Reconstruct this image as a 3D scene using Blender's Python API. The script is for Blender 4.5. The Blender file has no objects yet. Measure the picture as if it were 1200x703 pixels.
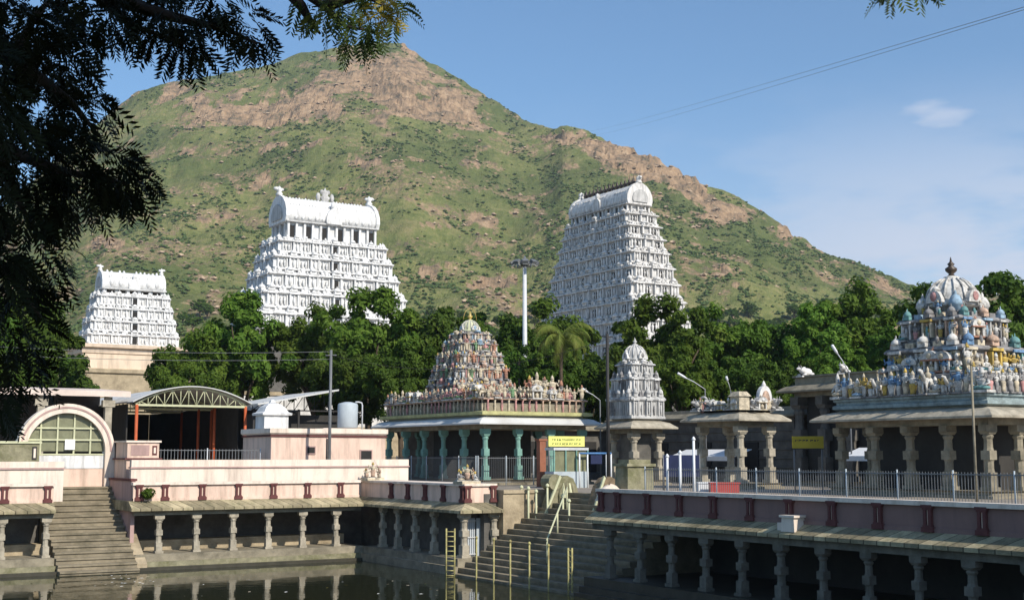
import bpy, math, random
import numpy as np
from mathutils import Vector, Matrix
random.seed(7)
S = bpy.context.scene
C = S.collection
R_ = math.radians

# ------------------------------------------------------------------ camera, sky, sun, exposure
HEAD = 31.8                       # the view turns 31.8 deg from +Y towards +X
PITCH = 6.9
EYE = 6.0
F = 1500.0                        # focal length in photo pixels (1200 wide)
cam_d = bpy.data.cameras.new('camera')
cam_d.sensor_width = 36.0; cam_d.lens = 45.0
cam_d.clip_start = 0.1; cam_d.clip_end = 20000
cam = bpy.data.objects.new('camera', cam_d); C.objects.link(cam)
cam.location = (0, 0, EYE)
cam.rotation_euler = (R_(90 + PITCH), 0, R_(-HEAD))
S.camera = cam

SUN_EL, SUN_AZ = 37.0, 170.0      # azimuth clockwise from +Y: behind the camera, to its right
sun_dir = Vector((math.sin(R_(SUN_AZ)) * math.cos(R_(SUN_EL)), math.cos(R_(SUN_AZ)) * math.cos(R_(SUN_EL)), math.sin(R_(SUN_EL))))
sd = bpy.data.lights.new('sun', 'SUN'); sd.energy = 5.0; sd.angle = R_(0.53); sd.color = (1.0, 0.93, 0.82)
sun = bpy.data.objects.new('sun', sd); C.objects.link(sun)
sun.rotation_euler = sun_dir.to_track_quat('Z', 'Y').to_euler()
sun.location = (0, 0, 300)

W = bpy.data.worlds.new('World'); S.world = W; W.use_nodes = True
def world():
    nt = W.node_tree; N = nt.nodes; L = nt.links; N.clear()
    out = N.new('ShaderNodeOutputWorld'); bg = N.new('ShaderNodeBackground')
    sky = N.new('ShaderNodeTexSky'); sky.sky_type = 'NISHITA'; sky.sun_disc = False
    sky.sun_elevation = R_(SUN_EL); sky.sun_rotation = R_(SUN_AZ)
    sky.altitude = 200; sky.air_density = 1.0; sky.dust_density = 0.35; sky.ozone_density = 3.6
    tc = N.new('ShaderNodeTexCoord')
    def mth(op, a, b=None, c=None):
        n = N.new('ShaderNodeMath'); n.operation = op
        for i, x in enumerate((a, b, c)):
            if x is None: continue
            if isinstance(x, (int, float)): n.inputs[i].default_value = x
            else: L.new(x, n.inputs[i])
        return n.outputs[0]
    def dot(v):
        n = N.new('ShaderNodeVectorMath'); n.operation = 'DOT_PRODUCT'; L.new(tc.outputs['Generated'], n.inputs[0]); n.inputs[1].default_value = v
        return n.outputs['Value']
    h = R_(HEAD)
    rgt = dot((math.cos(h), -math.sin(h), 0)); fwd = dot((math.sin(h), math.cos(h), 0)); up = dot((0, 0, 1))
    az = mth('ARCTAN2', rgt, fwd); el = mth('ARCSINE', up)
    cmb = N.new('ShaderNodeCombineXYZ'); L.new(mth('MULTIPLY', az, 3.0), cmb.inputs[0]); L.new(mth('MULTIPLY', el, 9.0), cmb.inputs[1])
    nz = N.new('ShaderNodeTexNoise'); nz.inputs['Scale'].default_value = 1.6; nz.inputs['Detail'].default_value = 7; nz.inputs['Roughness'].default_value = .58
    L.new(cmb.outputs[0], nz.inputs['Vector'])
    def ramp(x, a, b, lo=0.0, hi=1.0):
        n = N.new('ShaderNodeMapRange'); n.interpolation_type = 'SMOOTHSTEP'
        for i, v in enumerate((a, b, lo, hi)): n.inputs[i + 1].default_value = v
        L.new(x, n.inputs[0]); return n.outputs[0]
    # thin veil of cloud low in the sky, mostly to the right
    veil = mth('MULTIPLY', ramp(el, 0.30, 0.13), ramp(nz.outputs['Fac'], .33, .58))
    veil = mth('MULTIPLY', veil, ramp(az, -0.1, 0.34))
    base = mth('MULTIPLY', mth('MULTIPLY', ramp(el, 0.30, 0.04), .55), ramp(az, -.25, .30))
    # one small puff and a wisp below it
    def puff(a0, e0, wa, we, nscale, amt):
        da = mth('DIVIDE', mth('SUBTRACT', az, a0), wa); de = mth('DIVIDE', mth('SUBTRACT', el, e0), we)
        r = mth('SQRT', mth('ADD', mth('MULTIPLY', da, da), mth('MULTIPLY', de, de)))
        n2 = N.new('ShaderNodeTexNoise'); n2.inputs['Scale'].default_value = nscale; n2.inputs['Detail'].default_value = 5
        L.new(cmb.outputs[0], n2.inputs['Vector'])
        rr = mth('ADD', r, mth('MULTIPLY', mth('SUBTRACT', n2.outputs['Fac'], .5), 1.7))
        return mth('MULTIPLY', ramp(rr, 1.05, .15), amt)
    p1 = puff(0.333, 0.251, .040, .013, 9, .62); p2 = puff(0.303, 0.222, .032, .007, 9, .35)
    m = mth('MAXIMUM', mth('MAXIMUM', mth('MULTIPLY', veil, .95), base), mth('MAXIMUM', p1, p2))
    mx = N.new('ShaderNodeMix'); mx.data_type = 'RGBA'
    tint = N.new('ShaderNodeMix'); tint.data_type = 'RGBA'; tint.blend_type = 'MULTIPLY'; tint.inputs['Factor'].default_value = 1.0; L.new(sky.outputs[0], tint.inputs[6]); tint.inputs[7].default_value = (.79, .95, 1.0, 1)
    L.new(m, mx.inputs['Factor']); L.new(tint.outputs[2], mx.inputs[6]); mx.inputs[7].default_value = (4.6, 5.0, 5.9, 1)
    L.new(mx.outputs[2], bg.inputs['Color']); bg.inputs['Strength'].default_value = 0.145
    L.new(bg.outputs[0], out.inputs[0])
world()
S.view_settings.view_transform = 'Standard'; S.view_settings.look = 'None'
S.view_settings.exposure = 0.08; S.view_settings.gamma = 1.0
S.view_settings.use_curve_mapping = False
S.render.engine = 'CYCLES'
S.cycles.max_bounces = 5; S.cycles.diffuse_bounces = 2; S.cycles.glossy_bounces = 3; S.cycles.transmission_bounces = 3
S.cycles.transparent_max_bounces = 6

hd = R_(HEAD); FWD = Vector((math.sin(hd), math.cos(hd), 0)); RGT = Vector((math.cos(hd), -math.sin(hd), 0))
def at(px, D, z=0.0):
    """the place a photo column px shows at distance D along the view, at height z"""
    p = FWD * D + RGT * ((px - 600) / F * D); return Vector((p.x, p.y, z))
def zat(py, D):
    """height seen at photo row py at distance D"""
    t = (351.5 - py) / F; p = R_(PITCH)
    return EYE + D * (t * math.cos(p) + math.sin(p)) / (math.cos(p) - t * math.sin(p))

# ------------------------------------------------------------------ materials
M = {}
def mat(key, col, rough=.85, var=.25, scale=1.2, grime=None, gamt=.0, gscale=.5, streak=False, bump=.0, bscale=12, spec=.3, rnd=0.0, island=0.0):
    m = bpy.data.materials.new(key); m.use_nodes = True; M[key] = m
    nt = m.node_tree; N = nt.nodes; L = nt.links; b = N['Principled BSDF']
    b.inputs['Roughness'].default_value = rough; b.inputs['Specular IOR Level'].default_value = spec
    geo = N.new('ShaderNodeNewGeometry')
    src = geo.outputs['Position']
    nz = N.new('ShaderNodeTexNoise'); nz.inputs['Scale'].default_value = scale; nz.inputs['Detail'].default_value = 6; nz.inputs['Roughness'].default_value = .65
    L.new(src, nz.inputs['Vector'])
    mr = N.new('ShaderNodeMapRange'); mr.inputs[1].default_value = .28; mr.inputs[2].default_value = .72
    mr.inputs[3].default_value = 1 - var; mr.inputs[4].default_value = 1 + var
    L.new(nz.outputs['Fac'], mr.inputs[0])
    val = mr.outputs[0]
    if rnd or island:
        oi = N.new('ShaderNodeObjectInfo')
        r2 = N.new('ShaderNodeMapRange'); r2.inputs[3].default_value = 1 - (rnd or island); r2.inputs[4].default_value = 1 + (rnd or island)
        L.new(geo.outputs['Random Per Island'] if island else oi.outputs['Random'], r2.inputs[0])
        mm = N.new('ShaderNodeMath'); mm.operation = 'MULTIPLY'; L.new(val, mm.inputs[0]); L.new(r2.outputs[0], mm.inputs[1]); val = mm.outputs[0]
    hs = N.new('ShaderNodeHueSaturation'); hs.inputs['Color'].default_value = (*col, 1); L.new(val, hs.inputs['Value'])
    c = hs.outputs[0]
    if grime:
        mp = N.new('ShaderNodeMapping'); L.new(src, mp.inputs['Vector'])
        mp.inputs['Scale'].default_value = (gscale * 2.5, gscale * 2.5, gscale * .3) if streak else (gscale,) * 3
        g = N.new('ShaderNodeTexNoise'); g.inputs['Scale'].default_value = 1.0; g.inputs['Detail'].default_value = 8; g.inputs['Roughness'].default_value = .7
        L.new(mp.outputs[0], g.inputs['Vector'])
        gr = N.new('ShaderNodeMapRange'); gr.inputs[1].default_value = .46; gr.inputs[2].default_value = .70; gr.inputs[4].default_value = gamt
        L.new(g.outputs['Fac'], gr.inputs[0])
        mx = N.new('ShaderNodeMix'); mx.data_type = 'RGBA'; L.new(gr.outputs[0], mx.inputs['Factor']); L.new(c, mx.inputs[6]); mx.inputs[7].default_value = (*grime, 1)
        c = mx.outputs[2]
    L.new(c, b.inputs['Base Color'])
    if bump:
        bn = N.new('ShaderNodeTexNoise'); bn.inputs['Scale'].default_value = bscale; bn.inputs['Detail'].default_value = 5; L.new(src, bn.inputs['Vector'])
        bp = N.new('ShaderNodeBump'); bp.inputs['Strength'].default_value = bump; bp.inputs['Distance'].default_value = .05
        L.new(bn.outputs['Fac'], bp.inputs['Height']); L.new(bp.outputs[0], b.inputs['Normal'])
    return m
mat('white_stucco', (.76, .755, .74), var=.14, scale=1.4, grime=(.27, .265, .26), gamt=.72, gscale=1.0, streak=True)
mat('grey_stucco', (.50, .49, .47), var=.2, scale=1.5, grime=(.12, .12, .12), gamt=.7, gscale=1.0, streak=True)
mat('old_stucco', (.68, .66, .63), var=.20, scale=1.3, grime=(.18, .175, .17), gamt=.8, gscale=.8, streak=True)
mat('pink', (.76, .56, .45), var=.10, scale=.6, grime=(.34, .25, .19), gamt=.72, gscale=.8, streak=True)
mat('pale_pink', (.80, .68, .57), var=.08, scale=.6, grime=(.36, .29, .23), gamt=.65, gscale=.7, streak=True)
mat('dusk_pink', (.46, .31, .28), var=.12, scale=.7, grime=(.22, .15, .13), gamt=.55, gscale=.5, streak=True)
mat('mauve', (.255, .155, .135), var=.12, scale=.7, grime=(.17, .11, .10), gamt=.6, gscale=.5, streak=True)  # pink parapet paint with its shade put into the colour
mat('maroon', (.125, .045, .042), var=.2, scale=2)
mat('peach', (.76, .60, .45), var=.12, scale=.5, grime=(.30, .25, .18), gamt=.65, gscale=.35, streak=True)
mat('granite', (.27, .235, .17), var=.3, scale=1.6, grime=(.10, .09, .065), gamt=.75, gscale=1.1, bump=.4, bscale=9)
mat('pale_granite', (.40, .355, .275), var=.28, scale=2.0, grime=(.13, .115, .085), gamt=.7, gscale=1.3, bump=.4, bscale=9)
mat('dark_granite', (.13, .12, .105), var=.3, scale=1.4, grime=(.05, .05, .045), gamt=.6, gscale=.9, bump=.3, bscale=8)
mat('wet_stone', (.055, .05, .036), rough=.5, var=.35, scale=1.5, grime=(.02, .02, .014), gamt=.6, gscale=.8)
mat('sandstone', (.42, .34, .225), var=.25, scale=1.2, grime=(.16, .125, .08), gamt=.75, gscale=.9, bump=.4, bscale=8)
mat('mossy_stone', (.255, .235, .15), var=.35, scale=2.2, grime=(.10, .105, .035), gamt=.8, gscale=1.6, bump=.5, bscale=10)
mat('turquoise', (.19, .35, .295), var=.2, scale=2, grime=(.12, .2, .17), gamt=.5, gscale=1.2)
mat('yellow_paint', (.42, .38, .16), var=.3, scale=3, grime=(.17, .12, .06), gamt=.85, gscale=2.5)
mat('cream_green', (.55, .55, .36), var=.15, scale=2)
mat('orange_paint', (.46, .10, .035), rough=.6, var=.2, scale=2)
mat('steel', (.15, .155, .16), rough=.45, var=.15, scale=4, spec=.5)
mat('light_steel', (.58, .59, .60), rough=.5, var=.12, scale=3, spec=.5)
mat('dark_metal', (.035, .033, .032), rough=.6, var=.2, scale=4)
mat('tin_roof', (.62, .62, .60), rough=.6, var=.12, scale=1.0, grime=(.3, .27, .23), gamt=.5, gscale=.5)
mat('pale_roof', (.70, .58, .50), rough=.8, var=.1, scale=.8, grime=(.4, .33, .27), gamt=.4, gscale=.5)
mat('interior', (.045, .042, .038), var=.3, scale=.8)  # near-black: the dark of shaded interiors put into the colour
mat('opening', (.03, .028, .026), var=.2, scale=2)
mat('white_cloth', (.72, .73, .74), var=.06, scale=2)
mat('blue_paint', (.08, .20, .42), rough=.5, var=.15, scale=3)
mat('sign_yellow', (.80, .76, .22), rough=.7, var=.07, scale=4)
mat('sign_olive', (.38, .30, .03), rough=.7, var=.12, scale=3)
mat('sign_ink', (.12, .20, .06), rough=.7, var=.1, scale=3)
mat('bronze', (.055, .035, .022), rough=.45, var=.2, scale=5, spec=.5)
mat('gold', (.50, .36, .10), rough=.4, var=.15, scale=5, spec=.5)
mat('tank_paint', (.42, .47, .50), rough=.6, var=.1, scale=2)
mat('paper', (.85, .84, .78), var=.03, scale=3)
mat('curtain_glass', (.20, .20, .12), rough=.3, var=.25, scale=2.5, spec=.5)
mat('red_plastic', (.42, .06, .05), rough=.5, var=.1)
mat('navy_cloth', (.02, .028, .075), var=.2)
mat('bark', (.085, .062, .042), var=.35, scale=5, bump=.5, bscale=14)
mat('dark_bark', (.035, .028, .022), var=.35, scale=9, bump=.5, bscale=20)
# stucco colours of the painted figures
for k, c in dict(s_white=(.60, .58, .54), s_pink=(.52, .27, .25), s_blue=(.16, .28, .44), s_teal=(.15, .31, .30), s_yellow=(.55, .38, .09), s_green=(.16, .27, .14),
                 s_terra=(.40, .20, .13), s_flesh=(.55, .38, .28), s_red=(.38, .10, .08), s_cream=(.56, .48, .35), s_sky=(.30, .42, .52), s_grey=(.26, .25, .245)).items():
    mat(k, c, var=.32, scale=4, grime=(.07, .065, .06), gamt=.8, gscale=2.6)

def leafmat(key, c1, c2, c3, trans=.40, scale=.55, spec=.12):
    m = bpy.data.materials.new(key); m.use_nodes = True; M[key] = m
    nt = m.node_tree; N = nt.nodes; L = nt.links; b = N['Principled BSDF']
    b.inputs['Roughness'].default_value = .55; b.inputs['Specular IOR Level'].default_value = spec
    geo = N.new('ShaderNodeNewGeometry'); oi = N.new('ShaderNodeObjectInfo')
    nz = N.new('ShaderNodeTexNoise'); nz.inputs['Scale'].default_value = scale; nz.inputs['Detail'].default_value = 3; L.new(geo.outputs['Position'], nz.inputs['Vector'])
    ad = N.new('ShaderNodeMath'); ad.operation = 'MULTIPLY_ADD'; L.new(geo.outputs['Random Per Island'], ad.inputs[0]); ad.inputs[1].default_value = .42
    mr = N.new('ShaderNodeMapRange'); mr.inputs[1].default_value = .3; mr.inputs[2].default_value = .7; mr.inputs[4].default_value = .58; L.new(nz.outputs['Fac'], mr.inputs[0]); L.new(mr.outputs[0], ad.inputs[2])
    cr = N.new('ShaderNodeValToRGB'); cr.color_ramp.elements[0].color = (*c1, 1); cr.color_ramp.elements[1].color = (*c3, 1); e = cr.color_ramp.elements.new(.5); e.color = (*c2, 1)
    L.new(ad.outputs[0], cr.inputs[0])
    hs = N.new('ShaderNodeHueSaturation'); L.new(cr.outputs[0], hs.inputs['Color'])
    r2 = N.new('ShaderNodeMapRange'); r2.inputs[3].default_value = .75; r2.inputs[4].default_value = 1.25; L.new(oi.outputs['Random'], r2.inputs[0]); L.new(r2.outputs[0], hs.inputs['Value'])
    r3 = N.new('ShaderNodeMapRange'); r3.inputs[3].default_value = .485; r3.inputs[4].default_value = .512; L.new(oi.outputs['Random'], r3.inputs[0]); L.new(r3.outputs[0], hs.inputs['Hue'])
    L.new(hs.outputs[0], b.inputs['Base Color'])
    tr = N.new('ShaderNodeBsdfTranslucent'); L.new(hs.outputs[0], tr.inputs['Color'])
    ms = N.new('ShaderNodeMixShader'); ms.inputs[0].default_value = trans
    L.new(b.outputs[0], ms.inputs[1]); L.new(tr.outputs[0], ms.inputs[2]); L.new(ms.outputs[0], N['Material Output'].inputs['Surface'])
leafmat('leaf', (.040, .085, .010), (.098, .175, .022), (.190, .275, .042))
leafmat('leaf_dark', (.032, .068, .010), (.072, .134, .018), (.140, .212, .034))
leafmat('leaf_sun', (.020, .034, .008), (.04, .06, .014), (.10, .11, .022), trans=.15, scale=2.5, spec=.1)  # same leaves as the near ones, sunlight put into the lighter colour
leafmat('leaf_near', (.006, .009, .003), (.010, .015, .005), (.018, .026, .009), trans=.08, scale=2.0, spec=.08)  # shade under the crown put into the dark leaf colour
leafmat('leaf_yellow', (.16, .15, .03), (.36, .30, .04), (.50, .42, .06), trans=.3, scale=3.0)
leafmat('palm_leaf', (.085, .12, .02), (.18, .22, .045), (.30, .30, .08), scale=1.2)
leafmat('scrub', (.046, .072, .020), (.072, .102, .030), (.108, .138, .044), trans=0.01, scale=.02)

# ------------------------------------------------------------------ mesh helpers
class MB:
    def __init__(s): s.v = []; s.f = []; s.k = []; s.sm = []; s.T = None
    def add(s, vs, fs, key, smooth=False):
        b = len(s.v)
        if s.T is not None: vs = [tuple(s.T @ Vector(p)) for p in vs]
        s.v.extend(vs)
        for f in fs: s.f.append([i + b for i in f]); s.k.append(key); s.sm.append(smooth)
        return s
    def box(s, x0, x1, y0, y1, z0, z1, key):
        return s.frus(x0, x1, y0, y1, z0, x0, x1, y0, y1, z1, key)
    def cbox(s, cx, cy, z0, sx, sy, sz, key):
        return s.box(cx - sx / 2, cx + sx / 2, cy - sy / 2, cy + sy / 2, z0, z0 + sz, key)
    def frus(s, x0, x1, y0, y1, z0, a0, a1, b0, b1, z1, key):
        v = [(x0, y0, z0), (x1, y0, z0), (x1, y1, z0), (x0, y1, z0), (a0, b0, z1), (a1, b0, z1), (a1, b1, z1), (a0, b1, z1)]
        return s.add(v, [(3, 2, 1, 0), (4, 5, 6, 7), (0, 1, 5, 4), (1, 2, 6, 5), (2, 3, 7, 6), (3, 0, 4, 7)], key)
    def ring(s, cx, cy, hx, hy, prof, key):
        """moulding round a rectangle: prof = [(offset, z)...], closed at both ends"""
        v = []; f = []
        for o, z in prof:
            a, b = max(hx + o, .001), max(hy + o, .001)
            v += [(cx - a, cy - b, z), (cx + a, cy - b, z), (cx + a, cy + b, z), (cx - a, cy + b, z)]
        for i in range(len(prof) - 1):
            for j in range(4): f.append((4 * i + j, 4 * i + (j + 1) % 4, 4 * i + 4 + (j + 1) % 4, 4 * i + 4 + j))
        f.append((3, 2, 1, 0)); n = 4 * (len(prof) - 1); f.append((n, n + 1, n + 2, n + 3))
        return s.add(v, f, key)
    def lathe(s, cx, cy, prof, n, key, sx=1.0, sy=1.0, smooth=True, rot=0.0):
        v = []; f = []
        for r, z in prof:
            for j in range(n):
                a = rot + 2 * math.pi * j / n; v.append((cx + r * sx * math.cos(a), cy + r * sy * math.sin(a), z))
        for i in range(len(prof) - 1):
            for j in range(n): f.append((n * i + j, n * i + (j + 1) % n, n * i + n + (j + 1) % n, n * i + n + j))
        f.append(tuple(range(n - 1, -1, -1))); b = n * (len(prof) - 1); f.append(tuple(range(b, b + n)))
        return s.add(v, f, key, smooth)
    def tube(s, path, rad, n, key, smooth=True):
        path = [Vector(p) for p in path]; v = []; f = []
        if not isinstance(rad, (list, tuple)): rad = [rad] * len(path)
        up = Vector((0, 0, 1))
        for i, p in enumerate(path):
            d = (path[min(i + 1, len(path) - 1)] - path[max(i - 1, 0)]).normalized()
            a = d.cross(up)
            if a.length < .05: a = d.cross(Vector((1, 0, 0)))
            a.normalize(); b = a.cross(d)
            for j in range(n):
                t = 2 * math.pi * j / n; v.append(tuple(p + (a * math.cos(t) + b * math.sin(t)) * rad[i]))
        for i in range(len(path) - 1):
            for j in range(n): f.append((n * i + j, n * i + n + j, n * i + n + (j + 1) % n, n * i + (j + 1) % n))
        f.append(tuple(range(n))); b = n * (len(path) - 1); f.append(tuple(range(b + n - 1, b - 1, -1)))
        return s.add(v, f, key, smooth)
    def ball(s, cx, cy, cz, rx, ry, rz, key, n=8, m=5):
        prof = [(math.cos(math.pi * (i / m - .5)), math.sin(math.pi * (i / m - .5))) for i in range(m + 1)]
        v = []; f = []
        for r, z in prof:
            for j in range(n):
                a = 2 * math.pi * j / n; v.append((cx + rx * max(r, .01) * math.cos(a), cy + ry * max(r, .01) * math.sin(a), cz + rz * z))
        for i in range(m):
            for j in range(n): f.append((n * i + j, n * i + (j + 1) % n, n * i + n + (j + 1) % n, n * i + n + j))
        return s.add(v, f, key, True)
    def extr(s, poly, axis, a0, a1, key, smooth=False):
        """extrude a 2-D outline along x or y; outline in (other horizontal axis, z)"""
        n = len(poly)
        def P(u, w, a): return (a, u, w) if axis == 'x' else (u, a, w)
        v = [P(u, w, a0) for u, w in poly] + [P(u, w, a1) for u, w in poly]
        f = [(i, (i + 1) % n, n + (i + 1) % n, n + i) for i in range(n)]
        s.add(v, f, key, smooth)
        return s.add(v, [tuple(range(n - 1, -1, -1)), tuple(range(n, 2 * n))], key)
    def build(s, name, parent=None, loc=None):
        me = bpy.data.meshes.new(name); me.from_pydata(s.v, [], s.f)
        ks = list(dict.fromkeys(s.k)); ix = {k: i for i, k in enumerate(ks)}
        for k in ks: me.materials.append(M[k])
        me.polygons.foreach_set('material_index', [ix[k] for k in s.k]); me.polygons.foreach_set('use_smooth', s.sm)
        o = bpy.data.objects.new(name, me); C.objects.link(o)
        if parent is not None: o.parent = parent
        if loc is not None: o.location = loc
        return o
def tag(o, label, cat, group=None):
    o['label'] = label; o['category'] = cat
    if group: o['group'] = group
    return o
def thing(name, label, cat, loc=(0, 0, 0), rz=0.0, group=None):
    o = bpy.data.objects.new(name, None); C.objects.link(o); o.location = loc; o.rotation_euler = (0, 0, rz); o.empty_display_size = .3
    return tag(o, label, cat, group)
def struct(o): o['kind'] = 'structure'; return o
def stuff(o, label=None, cat=None):
    o['kind'] = 'stuff'
    if label: tag(o, label, cat)
    return o
def dup(o, parent=None):
    c = o.copy(); C.objects.link(c)
    if parent is not None: c.parent = parent
    for ch in o.children: dup(ch, c)
    return c

# ------------------------------------------------------------------ value noise
_rs = np.random.RandomState(3); _lat = _rs.rand(256, 256)
def vnoise(x, y):
    xi = np.floor(x).astype(int); yi = np.floor(y).astype(int); fx = x - xi; fy = y - yi
    fx = fx * fx * (3 - 2 * fx); fy = fy * fy * (3 - 2 * fy); a = lambda i, j: _lat[(xi + i) % 256, (yi + j) % 256]
    return (a(0, 0) * (1 - fx) + a(1, 0) * fx) * (1 - fy) + (a(0, 1) * (1 - fx) + a(1, 1) * fx) * fy
def fbm(x, y, o=5, g=.5):
    t = 0; w = 1; n = 0
    for i in range(o): t = t + w * vnoise(x + 17.3 * i, y + 9.1 * i); n += w; w *= g; x = x * 2.03; y = y * 2.03
    return t / n
def ss(x, a, b): t = np.clip((x - a) / (b - a), 0, 1); return t * t * (3 - 2 * t)

# ------------------------------------------------------------------ ground, water, hill
GZ = 4.0
def ground():
    xs = [-4000, -42, 15.15, 19.35, 34.2, 38.6, 4000]; ys = [-4000, 4, 46.0, 57.9, 72.78, 74.3, 4000]
    b = MB()
    hole = {(i, j) for i in (1, 2, 3) for j in (1, 2, 3)} | {(4, 1), (4, 2), (2, 4)}
    for i in range(6):
        for j in range(6):
            if (i, j) in hole: continue
            x0, x1, y0, y1 = xs[i], xs[i + 1], ys[j], ys[j + 1]
            b.add([(x0, y0, GZ), (x1, y0, GZ), (x1, y1, GZ), (x0, y1, GZ)], [(0, 1, 2, 3)], 'ground')
            for di, dj, e in ((1, 0, (x1, y0, x1, y1)), (-1, 0, (x0, y0, x0, y1)), (0, 1, (x0, y1, x1, y1)), (0, -1, (x0, y0, x1, y0))):
                if (i + di, j + dj) in hole:
                    b.add([(e[0], e[1], GZ), (e[2], e[3], GZ), (e[2], e[3], -2), (e[0], e[1], -2)], [(0, 1, 2, 3)], 'dark_granite')
    struct(b.build('ground'))
mat('ground', (.30, .26, .21), var=.2, scale=.4, grime=(.18, .15, .12), gamt=.6, gscale=.15)
ground()

def water():
    m = bpy.data.materials.new('water'); m.use_nodes = True; M['water'] = m
    nt = m.node_tree; N = nt.nodes; L = nt.links; b = N['Principled BSDF']
    b.inputs['Base Color'].default_value = (.022, .025, .012, 1); b.inputs['Roughness'].default_value = .035; b.inputs['IOR'].default_value = 1.33
    g = N.new('ShaderNodeNewGeometry'); mp = N.new('ShaderNodeMapping'); mp.inputs['Rotation'].default_value = (0, 0, R_(HEAD)); mp.inputs['Scale'].default_value = (.8, .8, 1)
    L.new(g.outputs['Position'], mp.inputs['Vector'])
    nz = N.new('ShaderNodeTexNoise'); nz.inputs['Scale'].default_value = 1.3; nz.inputs['Detail'].default_value = 3; L.new(mp.outputs[0], nz.inputs['Vector'])
    bp = N.new('ShaderNodeBump'); bp.inputs['Strength'].default_value = .11; bp.inputs['Distance'].default_value = .06; L.new(nz.outputs['Fac'], bp.inputs['Height']); L.new(bp.outputs[0], b.inputs['Normal'])
    w = MB(); w.add([(-42, 4, 0), (38.6, 4, 0), (38.6, 72.7, 0), (-42, 72.7, 0)], [(0, 1, 2, 3)], 'water')
    struct(w.build('water'))
    bed = MB(); bed.add([(-42, 4, -1.9), (38.6, 4, -1.9), (38.6, 72.7, -1.9), (-42, 72.7, -1.9)], [(0, 1, 2, 3)], 'wet_stone')
    struct(bed.build('tank_bed'))
water()

SIL = [(-700, 520), (-400, 470), (-200, 400), (-60, 300), (0, 235), (60, 178), (118, 130), (150, 108), (180, 97), (235, 88), (300, 75), (345, 61), (400, 53), (440, 51), (470, 55), (500, 72), (540, 95),
       (580, 118), (620, 141), (640, 150), (665, 147), (690, 155), (740, 172), (780, 190), (820, 208), (860, 225), (900, 250), (940, 275), (980, 296), (1020, 311),
       (1060, 328), (1090, 336), (1140, 344), (1200, 349), (1300, 372), (1450, 420), (1700, 480), (2000, 520)]
ROCKS = [(300, 130, 88, 20, -.06, 1.0), (235, 143, 40, 13, 0, .8), (375, 128, 20, 18, 0, 1.0), (455, 105, 85, 32, .28, .95), (520, 128, 60, 26, .45, .9), (570, 155, 50, 9, .2, .7), (410, 88, 55, 17, 0, .55), (480, 62, 22, 8, .3, .7),
         (730, 180, 62, 15, .30, 1.0), (668, 166, 40, 9, 0, .8), (700, 172, 22, 10, .2, .9), (775, 196, 45, 17, .4, 1.0), (815, 222, 46, 16, .42, .95), (850, 243, 38, 14, .3, .9), (935, 272, 17, 8, .2, .95), (965, 287, 15, 6, .3, .7),
         (575, 333, 36, 10, -.1, .9), (690, 295, 26, 7, 0, .4), (180, 112, 26, 8, -.3, .8), (150, 130, 18, 10, 0, .4), (215, 172, 45, 7, .1, .55), (350, 178, 40, 6, .1, .45), (1195, 356, 22, 10, 0, .8), (1045, 330, 20, 6, .3, .6),
         (310, 205, 50, 6, -.2, .5), (860, 330, 40, 8, .1, .5), (420, 205, 30, 6, .1, .45), (545, 265, 45, 6, .05, .5), (470, 320, 30, 8, 0, .4), (900, 300, 45, 7, .25, .4), (240, 250, 50, 6, 0, .55), (120, 290, 40, 7, .1, .4), (590, 210, 40, 6, .1, .45), (830, 285, 30, 7, .2, .55), (520, 180, 60, 6, .2, .4), (650, 240, 40, 5, 0, .3)]
HILL = {}
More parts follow.
